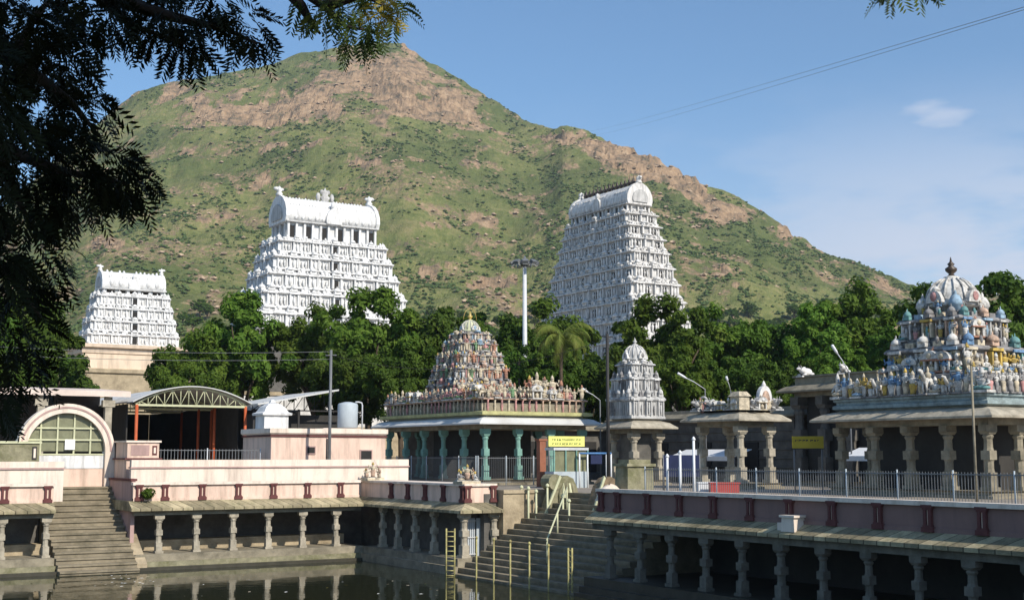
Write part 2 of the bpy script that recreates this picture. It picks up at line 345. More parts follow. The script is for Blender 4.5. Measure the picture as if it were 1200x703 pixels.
def hill():
    nx, nr = 900, 230
    px = np.linspace(-650, 1900, nx)
    sx = np.array([p[0] for p in SIL], float); sy = np.array([p[1] for p in SIL], float)
    sil = np.interp(px, sx, sy)
    k = np.ones(5) / 5; sil[2:-2] = np.convolve(sil, k, 'valid')
    az = np.arctan((px - 600) / F)
    p = R_(PITCH); tb = (351.5 - sil) / F
    cosaz = 1 / np.sqrt(1 + ((px - 600) / F) ** 2)
    tanel = (tb * math.cos(p) + math.sin(p)) / (math.cos(p) - tb * math.sin(p)) * cosaz      # per metre of true range
    Rr = np.interp(px, [-700, 0, 430, 600, 660, 760, 1100, 1300, 1900], [1500, 1650, 1800, 1650, 1500, 1400, 1250, 1250, 1300])
    H = EYE + tanel * Rr
    t = np.linspace(0, 1.7, nr)[:, None]; t = np.where(t < 1, t ** .92, t)
    R0 = 430.0
    rng = R0 + (Rr[None, :] - R0) * t
    X = rng * np.sin(az + R_(HEAD))[None, :]; Y = rng * np.cos(az + R_(HEAD))[None, :]
    tt = np.clip(t, 0, 1)
    g = .30 * tt + .70 * tt ** 1.7
    Z = 3 + (H[None, :] - 3) * g
    Z = np.where(t > 1, H[None, :] * (1 - .55 * (t - 1) ** 1.2), Z)
    el = (Z - EYE) / rng / cosaz[None, :]
    py = 351.5 - F * (el * math.cos(p) - math.sin(p)) / (math.cos(p) + el * math.sin(p))
    PX = np.broadcast_to(px[None, :], py.shape)
    # warp the outcrop outlines
    wx = (fbm(X / 60, Y / 60, 4) - .5) * 34; wy = (fbm(X / 50 + 40, Y / 50, 4) - .5) * 26
    rock = np.zeros_like(Z)
    for (cx, cy, rx, ry, an, st) in ROCKS:
        dx = PX + wx - cx; dy = py + wy - cy; u = (dx * math.cos(an) + dy * math.sin(an)) / rx; w = (-dx * math.sin(an) + dy * math.cos(an)) / ry
        rock = np.maximum(rock, st * np.exp(-(u * u + w * w) * .8))
    front = (t <= 1.02)
    speck = ss(fbm(X / 26, Y / 26, 5, .62), .55, .66) * .66
    streak = ss(fbm(X / 90 + 5, Y / 34, 5, .6), .56, .68) * .5
    m = ss(rock * 1.08 + (fbm(X / 22, Y / 22, 4, .6) - .5) * 1.15 + (fbm(X / 70, Y / 70, 3) - .5) * .7, .36, .62)
    m = np.maximum(m, np.maximum(speck, streak) * .8)
    amp = np.clip((t - .02) * 3, 0, 1) * np.ones_like(Z)
    fade = 1 - .75 * np.exp(-((t - 1) / .10) ** 2)
    gul = np.abs(fbm(X / 150, Y / 150, 4) - .5) * 2
    Z = Z + amp * fade * ((fbm(X / 190, Y / 190, 4) - .5) * 46 - gul * 16 + 5)
    Z = Z + amp * ((fbm(X / 45, Y / 45, 4) - .5) * 13 + (fbm(X / 14, Y / 14, 4) - .5) * 5.5)
    step = 15.0; q = Z / step + (fbm(X / 55, Y / 55, 3) - .5) * 1.2; fl = np.floor(q); fr = q - fl
    Z = Z + front * ss(rock, .25, .8) * (np.where(fr < .75, fr * .25, .19 + (fr - .75) * 3.24) - fr) * step * .8
    Z = Z + m * (np.abs(fbm(X / 9, Y / 9, 3, .6) - .5)) * 9
    Z[0, :] = 2.0; Z[-1, :] = np.minimum(Z[-1, :], 3)
    el = (Z - EYE) / rng / cosaz[None, :]
    HILL.update(X=X, Y=Y, Z=Z, px=px, py=351.5 - F * (el * math.cos(p) - math.sin(p)) / (math.cos(p) + el * math.sin(p)), rng=rng)
    me = bpy.data.meshes.new('hill')
    v = np.stack([X, Y, Z], -1).reshape(-1, 3)
    i = np.arange(nr - 1)[:, None] * nx + np.arange(nx - 1)[None, :]
    q = np.stack([i, i + 1, i + nx + 1, i + nx], -1).reshape(-1, 4)
    me.from_pydata(v.tolist(), [], q.tolist())
    at_ = me.attributes.new('rock', 'FLOAT', 'POINT'); at_.data.foreach_set('value', m.reshape(-1))
    zone = ss(fbm(X / 210 + 3, Y / 210, 4, .55) + .12 * np.exp(-(((PX - 585) / 110) ** 2 + ((py - 165) / 60) ** 2)) + (.5 - np.clip(t, 0, 1)) * -.10, .40, .62) * np.ones_like(Z)
    big = me.attributes.new('lush', 'FLOAT', 'POINT'); big.data.foreach_set('value', zone.reshape(-1))
    me.polygons.foreach_set('use_smooth', [False] * len(me.polygons))
    mt = bpy.data.materials.new('hill_slope'); mt.use_nodes = True; nt = mt.node_tree; N = nt.nodes; L = nt.links; b = N['Principled BSDF']
    b.inputs['Roughness'].default_value = .95; b.inputs['Specular IOR Level'].default_value = .1
    geo = N.new('ShaderNodeNewGeometry')
    def noise(sc, det=6, ro=.6):
        n = N.new('ShaderNodeTexNoise'); n.inputs['Scale'].default_value = sc; n.inputs['Detail'].default_value = det; n.inputs['Roughness'].default_value = ro; L.new(geo.outputs['Position'], n.inputs['Vector']); return n.outputs['Fac']
    def ramp(x, cols):
        r = N.new('ShaderNodeValToRGB'); e = r.color_ramp.elements; e[0].position, e[0].color = cols[0][0], (*cols[0][1], 1); e[1].position, e[1].color = cols[-1][0], (*cols[-1][1], 1)
        for ps, c in cols[1:-1]: k = e.new(ps); k.color = (*c, 1)
        L.new(x, r.inputs[0]); return r.outputs[0]
    def mix(f, a, c):
        x = N.new('ShaderNodeMix'); x.data_type = 'RGBA'; L.new(f, x.inputs['Factor']); L.new(a, x.inputs[6]); L.new(c, x.inputs[7]); return x.outputs[2]
    veg = ramp(noise(.030, 9, .68), [(.28, (.074, .100, .028)), (.41, (.140, .165, .050)), (.52, (.200, .212, .074)), (.60, (.270, .238, .105)), (.70, (.36, .265, .15))])
    vfine = ramp(noise(.16, 5, .7), [(.36, (.072, .094, .028)), (.5, (.175, .190, .064)), (.64, (.29, .25, .11))])
    mx = N.new('ShaderNodeMix'); mx.data_type = 'RGBA'; mx.inputs['Factor'].default_value = .5; L.new(veg, mx.inputs[6]); L.new(vfine, mx.inputs[7])
    rk = ramp(noise(.07, 9, .72), [(.30, (.075, .07, .045)), (.40, (.17, .135, .09)), (.50, (.31, .21, .13)), (.60, (.41, .285, .175)), (.72, (.54, .40, .26))])
    lu = N.new('ShaderNodeAttribute'); lu.attribute_name = 'lush'; lr = N.new('ShaderNodeMath'); lr.operation = 'MULTIPLY'; lr.inputs[1].default_value = .60; L.new(lu.outputs['Fac'], lr.inputs[0])
    deep = ramp(noise(.10, 6, .7), [(.36, (.036, .058, .018)), (.5, (.068, .098, .030)), (.66, (.115, .140, .048))])
    vegm = mix(lr.outputs[0], mx.outputs[2], deep)
    a = N.new('ShaderNodeAttribute'); a.attribute_name = 'rock'
    rn = N.new('ShaderNodeMath'); rn.operation = 'MULTIPLY_ADD'; L.new(noise(.22, 5, .7), rn.inputs[0]); rn.inputs[1].default_value = 2.0; rn.inputs[2].default_value = -1.0
    s = N.new('ShaderNodeMath'); s.operation = 'ADD'; L.new(a.outputs['Fac'], s.inputs[0]); L.new(rn.outputs[0], s.inputs[1])
    mr = N.new('ShaderNodeMapRange'); mr.inputs[1].default_value = .30; mr.inputs[2].default_value = .62; L.new(s.outputs[0], mr.inputs[0])
    L.new(mix(mr.outputs[0], vegm, rk), b.inputs['Base Color'])
    bn = noise(.35, 6, .7); bp = N.new('ShaderNodeBump'); bp.inputs['Strength'].default_value = .9; bp.inputs['Distance'].default_value = 2.2; L.new(bn, bp.inputs['Height']); L.new(bp.outputs[0], b.inputs['Normal'])
    me.materials.append(mt)
    o = bpy.data.objects.new('hill', me); C.objects.link(o); struct(o)
    # scrub and boulders scattered over the slope
    rs = np.random.RandomState(11)
    octv = np.array([(1, 0, 0), (-1, 0, 0), (0, 1, 0), (0, -1, 0), (0, 0, 1), (.7, .7, .45), (-.7, .6, .5), (.6, -.7, .4), (-.6, -.7, .45)])
    import itertools
    def scatter(n, accept, smin, smax, squash, key, name, label, cat):
        jj = rs.randint(2, int(nr / 1.7) - 1, n * 4); ii = rs.randint(60, nx - 60, n * 4)
        ok = accept(m[jj, ii], PX[jj, ii], t[jj, 0]); jj = jj[ok][:n]; ii = ii[ok][:n]
        vs = []; fs = []; base = [(0, 5, 4), (5, 2, 4), (2, 6, 4), (6, 1, 4), (1, 8, 4), (8, 3, 4), (3, 7, 4), (7, 0, 4), (0, 2, 5), (2, 1, 6), (1, 3, 8), (3, 0, 7)]
        fx = rs.rand(len(jj)); fy = rs.rand(len(jj))
        for c, (j, i) in enumerate(zip(jj, ii)):
            x = X[j, i] + (X[j, i + 1] - X[j, i]) * fx[c] + (X[j + 1, i] - X[j, i]) * fy[c]; y = Y[j, i] + (Y[j, i + 1] - Y[j, i]) * fx[c] + (Y[j + 1, i] - Y[j, i]) * fy[c]
            z = Z[j, i] + (Z[j, i + 1] - Z[j, i]) * fx[c] + (Z[j + 1, i] - Z[j, i]) * fy[c]
            s_ = smin + (smax - smin) * rs.rand() ** 2.2; an = rs.rand() * 6.28; ca, sa = math.cos(an), math.sin(an)
            q = octv * (s_ * (.75 + .5 * rs.rand(9, 1)))
            b0 = len(vs)
            for (a_, b_, c_) in q: vs.append((x + a_ * ca - b_ * sa, y + a_ * sa + b_ * ca, z + c_ * squash + .18 * s_))
            fs += [(f[0] + b0, f[1] + b0, f[2] + b0) for f in base]
        me = bpy.data.meshes.new(name); me.from_pydata(vs, [], fs); me.materials.append(M[key])
        o = bpy.data.objects.new(name, me); C.objects.link(o); stuff(o, label, cat)
    mat('boulder', (.36, .265, .175), var=.3, scale=.1, bump=.0, island=.3)
    scatter(60000, lambda r, x, tt: (r < .5) & (rs.rand(len(r)) < .04 + 1.1 * ss(vnoise(x / 23., tt * 22) * .6 + vnoise(x / 9., tt * 55 + 7) * .4, .42, .72)), .5, 2.3, .9, 'scrub', 'hill_scrub', 'low green scrub dotted over the slope of the hill', 'scrub')
    scatter(4200, lambda r, x, tt: (r > .35) | (rs.rand(len(r)) < .05), .5, 3.0, .8, 'boulder', 'hill_boulders', 'weathered tan boulders strewn over the hillside', 'boulders')
hill()

def haze():
    m = bpy.data.materials.new('haze_air'); m.use_nodes = True; nt = m.node_tree; N = nt.nodes; N.clear()
    out = N.new('ShaderNodeOutputMaterial'); pv = N.new('ShaderNodeVolumePrincipled')
    pv.inputs['Color'].default_value = (.80, .88, 1.0, 1); pv.inputs['Density'].default_value = .00009; pv.inputs['Anisotropy'].default_value = .2
    nt.links.new(pv.outputs[0], out.inputs['Volume']); M['haze_air'] = m
    o = MB().box(-1600, 2700, -1500, 2900, -4, 720, 'haze_air').build('haze'); stuff(o)
haze()

# ------------------------------------------------------------------ stone colonnades round the tank
def eave_mat():
    m = mat('eave_stone', (.35, .295, .185), var=.3, scale=2.2, grime=(.12, .12, .06), gamt=.7, gscale=1.6, bump=.5, bscale=10)
    nt = m.node_tree; N = nt.nodes; L = nt.links; b = N['Principled BSDF']
    src = b.inputs['Base Color'].links[0].from_socket
    g = N.new('ShaderNodeNewGeometry'); d = N.new('ShaderNodeVectorMath'); d.operation = 'DOT_PRODUCT'; d.inputs[1].default_value = (1.75, 1.75, 0); L.new(g.outputs['Position'], d.inputs[0])
    fl = N.new('ShaderNodeMath'); fl.operation = 'FLOOR'; L.new(d.outputs['Value'], fl.inputs[0])
    wn = N.new('ShaderNodeTexWhiteNoise'); wn.noise_dimensions = '1D'; L.new(fl.outputs[0], wn.inputs['W'])
    fr = N.new('ShaderNodeMath'); fr.operation = 'FRACT'; L.new(d.outputs['Value'], fr.inputs[0])
    jt = N.new('ShaderNodeMath'); jt.operation = 'GREATER_THAN'; L.new(fr.outputs[0], jt.inputs[0]); jt.inputs[1].default_value = .09
    mr = N.new('ShaderNodeMapRange'); mr.inputs[3].default_value = .62; mr.inputs[4].default_value = 1.35; L.new(wn.outputs['Value'], mr.inputs[0])
    m2 = N.new('ShaderNodeMapRange'); m2.inputs[3].default_value = .35; m2.inputs[4].default_value = 1; L.new(jt.outputs[0], m2.inputs[0])
    mu = N.new('ShaderNodeMath'); mu.operation = 'MULTIPLY'; L.new(mr.outputs[0], mu.inputs[0]); L.new(m2.outputs[0], mu.inputs[1])
    hs = N.new('ShaderNodeHueSaturation'); L.new(src, hs.inputs['Color']); L.new(mu.outputs[0], hs.inputs['Value']); L.new(hs.outputs[0], b.inputs['Base Color'])
eave_mat()

mat('shade_stone', (.17, .155, .125), var=.3, scale=1.8, grime=(.06, .055, .04), gamt=.7, gscale=1.2, bump=.4, bscale=9)  # darker stone, the right colonnade's shade put into its colour

def pillar_mb(h, w, key, slim=1.0):
    b = MB(); a = w * slim; z = lambda f: f * h
    b.cbox(0, 0, 0, w * 1.3, w * 1.3, z(.06), key)
    b.cbox(0, 0, z(.06), a, a, z(.22), key)
    b.lathe(0, 0, [(a * .5, z(.28)), (a * .43, z(.33)), (a * .43, z(.44)), (a * .5, z(.47))], 8, key, smooth=False, rot=.39)
    b.cbox(0, 0, z(.47), a, a, z(.14), key)
    b.lathe(0, 0, [(a * .5, z(.61)), (a * .42, z(.65)), (a * .40, z(.78)), (a * .48, z(.80)), (a * .54, z(.825)), (a * .42, z(.855))], 8, key, smooth=False, rot=.39)
    b.frus(-a * .45, a * .45, -a * .45, a * .45, z(.855), -w * .6, w * .6, -w * .6, w * .6, z(.90), key)
    b.cbox(0, 0, z(.90), w * 1.55, w * .9, z(.10), key)
    return b
def pilaster(parent, x, y, z, h=.86):
    b = MB()
    b.cbox(0, 0, 0, .46, .34, .16, 'maroon'); b.cbox(0, 0, .16, .36, .30, .06, 'maroon'); b.cbox(-.10, 0, .22, .11, .28, h - .38, 'maroon'); b.cbox(.10, 0, .22, .11, .28, h - .38, 'maroon')
    b.cbox(0, .02, .22, .09, .2, h - .38, 'pink'); b.cbox(0, 0, h - .16, .36, .30, .06, 'maroon'); b.cbox(0, 0, h - .10, .44, .34, .10, 'maroon')
    return b.build('pilaster', parent, (x, y, z))
ZE, ZR, ZP = 3.05, 3.56, 4.50          # eave edge, roof, parapet top
PIL = None
def pillars(parent, pts, h, w, key, name='pillar', z=0.0, slim=1.0, rz=0.0):
    first = None
    for x, y in pts:
        if first is None:
            first = pillar_mb(h, w, key, slim).build(name, parent, (x, y, z)); first.rotation_euler = (0, 0, rz)
        else:
            c = first.copy(); C.objects.link(c); c.parent = parent; c.location = (x, y, z); j = random.Random(x * 7.3 + y); c.rotation_euler = (R_(j.uniform(-.7, .7)), R_(j.uniform(-.7, .7)), rz + R_(j.uniform(-5, 5))); c.scale = (j.uniform(.92, 1.08), j.uniform(.92, 1.08), 1)
    return first
def colonnade(name, label, loc, rz, L, px, ppx, pkey, wallkey, depth=4.2, below='granite', end=0.0, backkey='dark_granite', sunlit_ledge=True, lip=0.0):
    """local x runs along the front, local y goes in under the roof"""
    t = thing(name, label, 'colonnade', loc, rz)
    b = MB(); b.box(0, L, -.10, depth, -1.9, .80, below); b.box(-.02, L + .02, -.35, -.10, -1.9, .42, 'mossy_stone' if below == 'granite' else below); b.box(-.02, L + .02, -.62, -.35, -1.9, .16, 'wet_stone'); b.build('platform', t)
    pillars(t, [(x, .52) for x in px], ZE - .8 - .24, .34, pkey, z=.8)
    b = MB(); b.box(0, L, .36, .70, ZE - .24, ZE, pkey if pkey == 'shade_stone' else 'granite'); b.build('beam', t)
    b = MB(); b.box(.01, L - .01, depth - .3, depth, .8, ZE, backkey); b.build('back_wall', t)  # dark wall colour carries the shade under the roof
    if sunlit_ledge: b = MB(); b.box(.02, L - .02, depth - 1.5, depth - .31, .802, 1.35, 'sandstone'); b.build('sunlit_ledge', t)  # pale ledge added to stand for the sunlit foot of the back wall
    b = MB(); b.extr([(lip, ZE + lip * .3), (depth, ZE + .003), (depth, ZR), (.66, ZR), (.58, ZR - .05), (lip, ZE + .14 + lip * .3)], 'x', -.25, L + end, 'eave_stone'); b.build('eave', t)
    b = MB(); b.box(.01, L - .01, 1.0, depth - .01, ZR - .02, GZ + .004, 'ground'); b.build('roof_terrace', t)
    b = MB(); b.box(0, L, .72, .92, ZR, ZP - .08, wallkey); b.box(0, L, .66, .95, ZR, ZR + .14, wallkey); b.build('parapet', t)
    b = MB(); b.box(-.05, L + .05, .58, 1.02, ZP - .10, ZP + .05, 'pale_pink'); b.build('coping', t)
    for x in ppx: pilaster(t, x, .74, ZR + .01)
    return t

def west_colonnades():
    # left of the stair
    t = colonnade('tank_colonnade', 'pink parapet over dark stone colonnade left of the broad stair, two pillars in view', (1.0, 68.6, 0), 0, 14.1,
                  [1.3, 3.35, 5.4, 7.45, 9.5, 11.6, 13.75], [1.1, 3.3, 5.4, 7.5, 9.6, 11.7, 13.8], 'pale_granite', 'pink')
    b = MB(); b.box(0, 14.9, 2.2, 2.5, ZR + .004, 5.25, 'pale_pink'); b.box(-.05, 14.95, 2.12, 2.58, 5.25, 5.34, 'dusk_pink'); b.box(0, 14.9, 2.16, 2.54, 5.34, 5.66, 'pale_pink'); b.build('upper_wall', t)
    # main run right of the stair
    px = [20.58 + 2.06 * i - 19.2 for i in range(6)]
    t = colonnade('tank_colonnade', 'long pink parapet and stone colonnade between the broad stair and the shaded inner corner', (19.2, 68.6, 0), 0, 13.2,
                  px, [.3] + [20.9 + 2.06 * i - 19.2 for i in range(6)], 'pale_granite', 'pink')
    b = MB(); b.box(.2, 17.1, 2.0, 2.3, ZR + .004, 5.28, 'pale_pink'); b.box(.15, 17.15, 1.92, 2.38, 5.28, 5.36, 'dusk_pink'); b.box(.2, 17.1, 1.96, 2.34, 5.36, 5.74, 'pale_pink')
    b.build('upper_wall', t)
    b = MB(); b.box(-.02, .19, 1.0, 6.0, 1.0, 4.62, 'dusk_pink'); b.box(-.08, .26, .95, 6.0, 4.62, 4.74, 'maroon'); b.build('end_wall', t)
    # small bush growing on the eave
west_colonnades()

def bastion():
    x0, x1, y0, y1 = 32.4, 35.0, 57.2, 68.55
    cx, cy, hx, hy = (x0 + x1) / 2, (y0 + y1 + 3) / 2, (x1 - x0) / 2, (y1 + 3 - y0) / 2
    t = thing('corner_bastion', 'shaded pink bastion with stone colonnade jutting towards the water beside the tank stair', 'bastion', (cx, cy, 0))
    X = lambda x: x - cx
    Y = lambda y: y - cy
    b = MB(); b.box(X(32.3), X(34.9), Y(57.3), Y(68.4), -1.9, .8, 'granite'); b.box(X(32.05), X(32.3), Y(57.28), Y(68.2), -1.9, .42, 'granite'); b.build('platform', t)
    b = MB(); b.ring(0, 0, hx, hy, [(-.02, ZE), (0, ZE), (0, ZE + .14), (-.55, ZR - .06), (-.66, ZR), (-.7, ZR)], 'eave_stone'); b.build('eave', t)
    pillars(t, [(X(32.95), Y(y)) for y in (67.2, 65.3, 63.2, 61.0)], ZE - .8, .34, 'pale_granite', z=.8, rz=R_(90))
    pillars(t, [(X(32.95), Y(57.8)), (X(34.72), Y(57.8))], ZE - .8, .40, 'pale_granite', z=.8)
    b = MB(); b.box(X(34.6), X(34.9), Y(58.3), Y(68.4), .8, ZE, 'dark_granite'); b.box(X(33.25), X(34.6), Y(58.5), Y(58.8), .8, ZE, 'dark_granite'); b.build('back_wall', t)
    # door of the little chamber at the foot of the front
    d = MB(); d.box(X(33.3), X(33.92), Y(58.36), Y(58.44), .82, 2.75, 'tank_paint'); d.build('door_leaf', t)
    d = MB(); d.box(X(33.98), X(34.5), Y(58.30), Y(58.38), .82, 2.75, 'tank_paint'); dd = d.build('door_leaf', t)
    d = MB()
    for k in range(5): d.box(X(33.34 + .125 * k), X(33.37 + .125 * k), Y(58.3), Y(58.35), .9, 2.65, 'light_steel')
    for z in (.9, 1.75, 2.6): d.box(X(33.31), X(33.91), Y(58.27), Y(58.3), z, z + .05, 'light_steel')
    d.build('grille', dd)
    b = MB(); b.box(X(33.1), X(33.3), Y(57.95), Y(71), ZR, ZP - .1, 'pink'); b.box(X(33.3), X(34.85), Y(57.95), Y(58.15), ZR, ZP - .1, 'pink'); b.box(X(34.65), X(34.85), Y(58.15), Y(71), ZR, ZP - .1, 'pink'); b.build('parapet', t)
    b = MB(); b.ring(X(33.97), Y(64.4), .98, 6.56, [(-.3, ZP - .1), (0, ZP - .1), (0, ZP + .02), (-.3, ZP + .02)], 'pale_pink'); b.build('coping', t)
    for y in (58.15, 60.2, 62.25, 64.3, 66.35):
        o = pilaster(t, X(33.11), Y(y), ZR + .01); o.rotation_euler = (0, 0, R_(-90))
    pilaster(t, X(33.2), Y(57.97), ZR + .012); pilaster(t, X(34.75), Y(57.97), ZR + .012)
bastion()

def east_colonnade():
    L = 38.0
    ys = [45.1 - 2.075 * i for i in range(18)]
    colonnade('tank_colonnade', 'long dark colonnade under mossy eave and shaded pink parapet along the right of the water', (32.4, 46.2, 0), R_(-90), L,
              [46.2 - y for y in ys], [46.2 - (y - .35) - .0 for y in ys] + [.25], 'shade_stone', 'mauve', below='wet_stone', end=.2, depth=6.3, backkey='interior', sunlit_ledge=False, lip=.10)
    b = MB(); b.frus(-.28, .28, -.34, .34, 0, -.26, .26, -.30, .30, .50, 'pale_pink'); b.box(-.32, .32, -.38, .38, .5, .58, 'pale_pink'); b.box(-.18, .18, .34, .62, .0, .3, 'pale_pink')
    o = b.build('plaster_block', None, (32.86, 34.0, 3.30)); tag(o, 'small pinkish plaster block sitting on the mossy eave at right', 'block')
east_colonnade()

def stairs():
    # broad stair left, rising to the arched gate
    t = thing('stone_stair', 'broad worn stone stair rising from the water to the arched gate', 'stair', (17.2, 68.3, 0))
    poly = []; n = 15; y0, z0, run, rise = -.9, -.1, 6.6 / n, 4.35 / n
    poly.append((y0, -1.9))
    for i in range(n):
        e = y0 + run * i + random.uniform(-.05, .05); zt = z0 + rise * (i + 1) + random.uniform(-.012, .012); poly += [(e + .07, z0 + rise * i + .005), (e + .07, zt - .10), (e, zt - .09), (e, zt)]
    poly += [(6.4, z0 + rise * n), (6.4, -1.9)]
    MB().extr(poly, 'x', -2.05, 1.95, 'steps_stone').build('steps', t)
    b = MB(); b.extr([(-.3, -1.9), (-.3, .35), (1.2, 1.3), (5.6, 4.3), (6.3, 4.3), (6.3, -1.9)], 'x', 1.96, 2.5, 'sandstone'); b.build('cheek_wall', t)
    # tank stair between the bastion and the right colonnade, rising to the right
    t = thing('stone_stair', 'dark tank stair with yellowish cheek wall between the bastion and the right colonnade', 'stair', (32.6, 51.5, 0))
    poly = []; n = 19; x0, z0, run, rise = -1.9, -.95, 8.0 / n, 5.0 / n
    poly.append((x0, -1.9))
    for i in range(n): poly += [(x0 + run * i, z0 + rise * i), (x0 + run * i - .05, z0 + rise * (i + .62)), (x0 + run * i - .05, z0 + rise * (i + 1))]
    poly += [(6.3, z0 + rise * n), (6.3, -1.9)]
    MB().extr(poly, 'y', -6.3, 5.82, 'steps_stone').build('steps', t)
    b = MB(); b.extr([(2.42, -1.9), (2.42, 4.02), (6.5, 4.02), (6.5, -1.9)], 'y', 5.84, 6.6, 'sandstone'); b.build('cheek_wall', t)
    b = MB(); b.box(2.40, 6.55, 5.76, 6.62, 4.02, 4.2, 'sandstone'); b.build('cheek_coping', t)
    # railing posts standing in the water at the foot of the stair
    for i, px in enumerate((559, 579, 598, 620, 642)):
        p = at(px, 1); u = p.x; k = 31.9 / u
        q = at(px, k)
        b = MB(); b.tube([(0, 0, -1.9), (0, 0, 1.95)], .042, 6, 'yellow_paint'); b.lathe(0, 0, [(.05, 1.95), (.08, 1.98), (.06, 2.06), (.01, 2.09)], 6, 'yellow_paint')
        o = b.build('railing_post', None, (q.x, q.y, 0)); tag(o, ['yellow post in the water closest to the bastion ladder', 'second yellow post in the water from the bastion', 'third and middle yellow post standing in the water', 'fourth yellow post in the water from the bastion', 'fifth yellow post, beside the notched corner post'][i], 'post', 'yellow posts in the water below the tank stair')
    def ladder(loc, h, w, rz, label, z0):
        t = thing('ladder', label, 'ladder', loc, rz)
        for s in (-1, 1): MB().tube([(s * w / 2, 0, z0), (s * w / 2, 0, h)], .045, 6, 'yellow_paint').build('rail', t)
        z = z0 + .15
        while z < h - .05:
            MB().tube([(-w / 2, 0, z), (w / 2, 0, z)], .028, 5, 'yellow_paint').build('rung', t, None); z += .24
    k = 31.95 / at(667, 1).x; q = at(667, k); ladder((q.x, q.y, 0), 2.0, .18, R_(-60), 'narrow yellow ladder with close rungs at the right edge of the tank stair', -.9)
    k = 57.0 / at(525, 1).y; q = at(525, k); ladder((q.x + .2, q.y, 0), 2.35, .42, R_(-35), 'yellow ladder standing in the water at the bastion corner', -.6)
    # handrail running down the stair
    t = thing('handrail', 'pale yellow handrail slanting down the middle of the tank stair', 'handrail', (33.5, 51.6, .8))
    lo = lambda q: tuple(Vector(q) - Vector((33.5, 51.6, .8)))
    k1 = 37.4 / at(664, 1).x; k0 = 33.5 / at(640, 1).x; a = at(664, k1, zat(571, k1)); e = at(640, k0, zat(633, k0))
    MB().tube([lo(a), lo(e)], .045, 6, 'cream_green').build('rail', t)
    for f, d in ((.02, 1.2), (.5, 1.1), (.98, 1.1)): q = a.lerp(e, f); MB().tube([lo(q), lo(q - Vector((0, 0, d)))], .045, 6, 'cream_green').build('post', t)
mat('steps_stone', (.25, .21, .145), var=.3, scale=1.5, grime=(.09, .08, .05), gamt=.75, gscale=.9, bump=.5, bscale=7)
stairs()

mat('old_carving', (.22, .16, .10), var=.4, scale=4, grime=(.10, .095, .05), gamt=.8, gscale=2.5, bump=.8, bscale=6)
def balustrade(loc, label, key, s=1.0, scroll=True):
    """carved elephant-trunk balustrade at the head of the tank stair: a scrolled, humped block"""
    t = thing('carved_balustrade', label, 'balustrade', loc)
    poly = [(-1.9 * s, -2.2), (-1.9 * s, -.95), (-1.5 * s, -.55), (-1.2 * s, .1), (-.85 * s, .62), (-.35 * s, .98), (.2 * s, 1.08), (.7 * s, .92), (1.0 * s, .5), (1.2 * s, 0), (1.25 * s, -2.2)]
    MB().extr(poly, 'y', -.32, .32, key).build('hump', t)
    if scroll: b = MB(); b.extr([(-.95 * s + .42 * math.cos(a), .75 + .42 * math.sin(a)) for a in [math.tau * i / 14 for i in range(14)]], 'y', -.40, .40, key); b.build('scroll', t)
    b = MB(); b.extr([(-1.9 * s, -.9), (-1.75 * s, -.9), (-.45 * s, 1.0), (-.6 * s, 1.12)], 'y', -.44, -.33, 'cream_green'); b.build('trunk_band', t)
    b = MB()
    for i in range(5): b.tube([((-.5 + .32 * i) * s, -.34, -1.2), ((-.5 + .30 * i) * s, -.36, .1), ((-.42 + .26 * i) * s, -.33, .75 - .06 * abs(i - 2))], [.10, .12, .05], 6, 'cream_green' if i % 2 else key)
    b.build('carved_ribs', t)
def stair_head():
    balustrade((38.2, 56.6, 3.85), 'mossy carved balustrade with round scroll nearest the bastion', 'mossy_stone', .72)
    balustrade((38.4, 53.0, 3.85), 'brownish carved balustrade in the middle of the stair head behind the handrail', 'old_carving', .62, False)
    for i, (px, x, zt) in enumerate(((611, 36.2, 4.3), (619, 36.4, 4.25), (628, 36.6, 4.1), (641, 37.0, 4.4), (659, 37.2, 3.9), (666, 36.6, 3.7))):
        k = x / at(px, 1).x; q = at(px, k)
        b = MB(); b.tube([(0, 0, 1.2), (0, 0, zt)], .055, 6, 'cream_green'); b.lathe(0, 0, [(.08, zt - .05), (.12, zt), (.08, zt + .1), (.01, zt + .14)], 6, 'cream_green')
        o = b.build('stair_post', None, (q.x, q.y, 0)); tag(o, ['pale green post against the cheek wall, leftmost at the stair head', 'pale green post second from the left at the stair head', 'pale green post right of the round scroll', 'pale green post between the two carved balustrades', 'pale green post below the brownish balustrade', 'pale green post closest to the end of the right parapet'][i], 'post', 'pale green posts at the head of the tank stair')
stair_head()

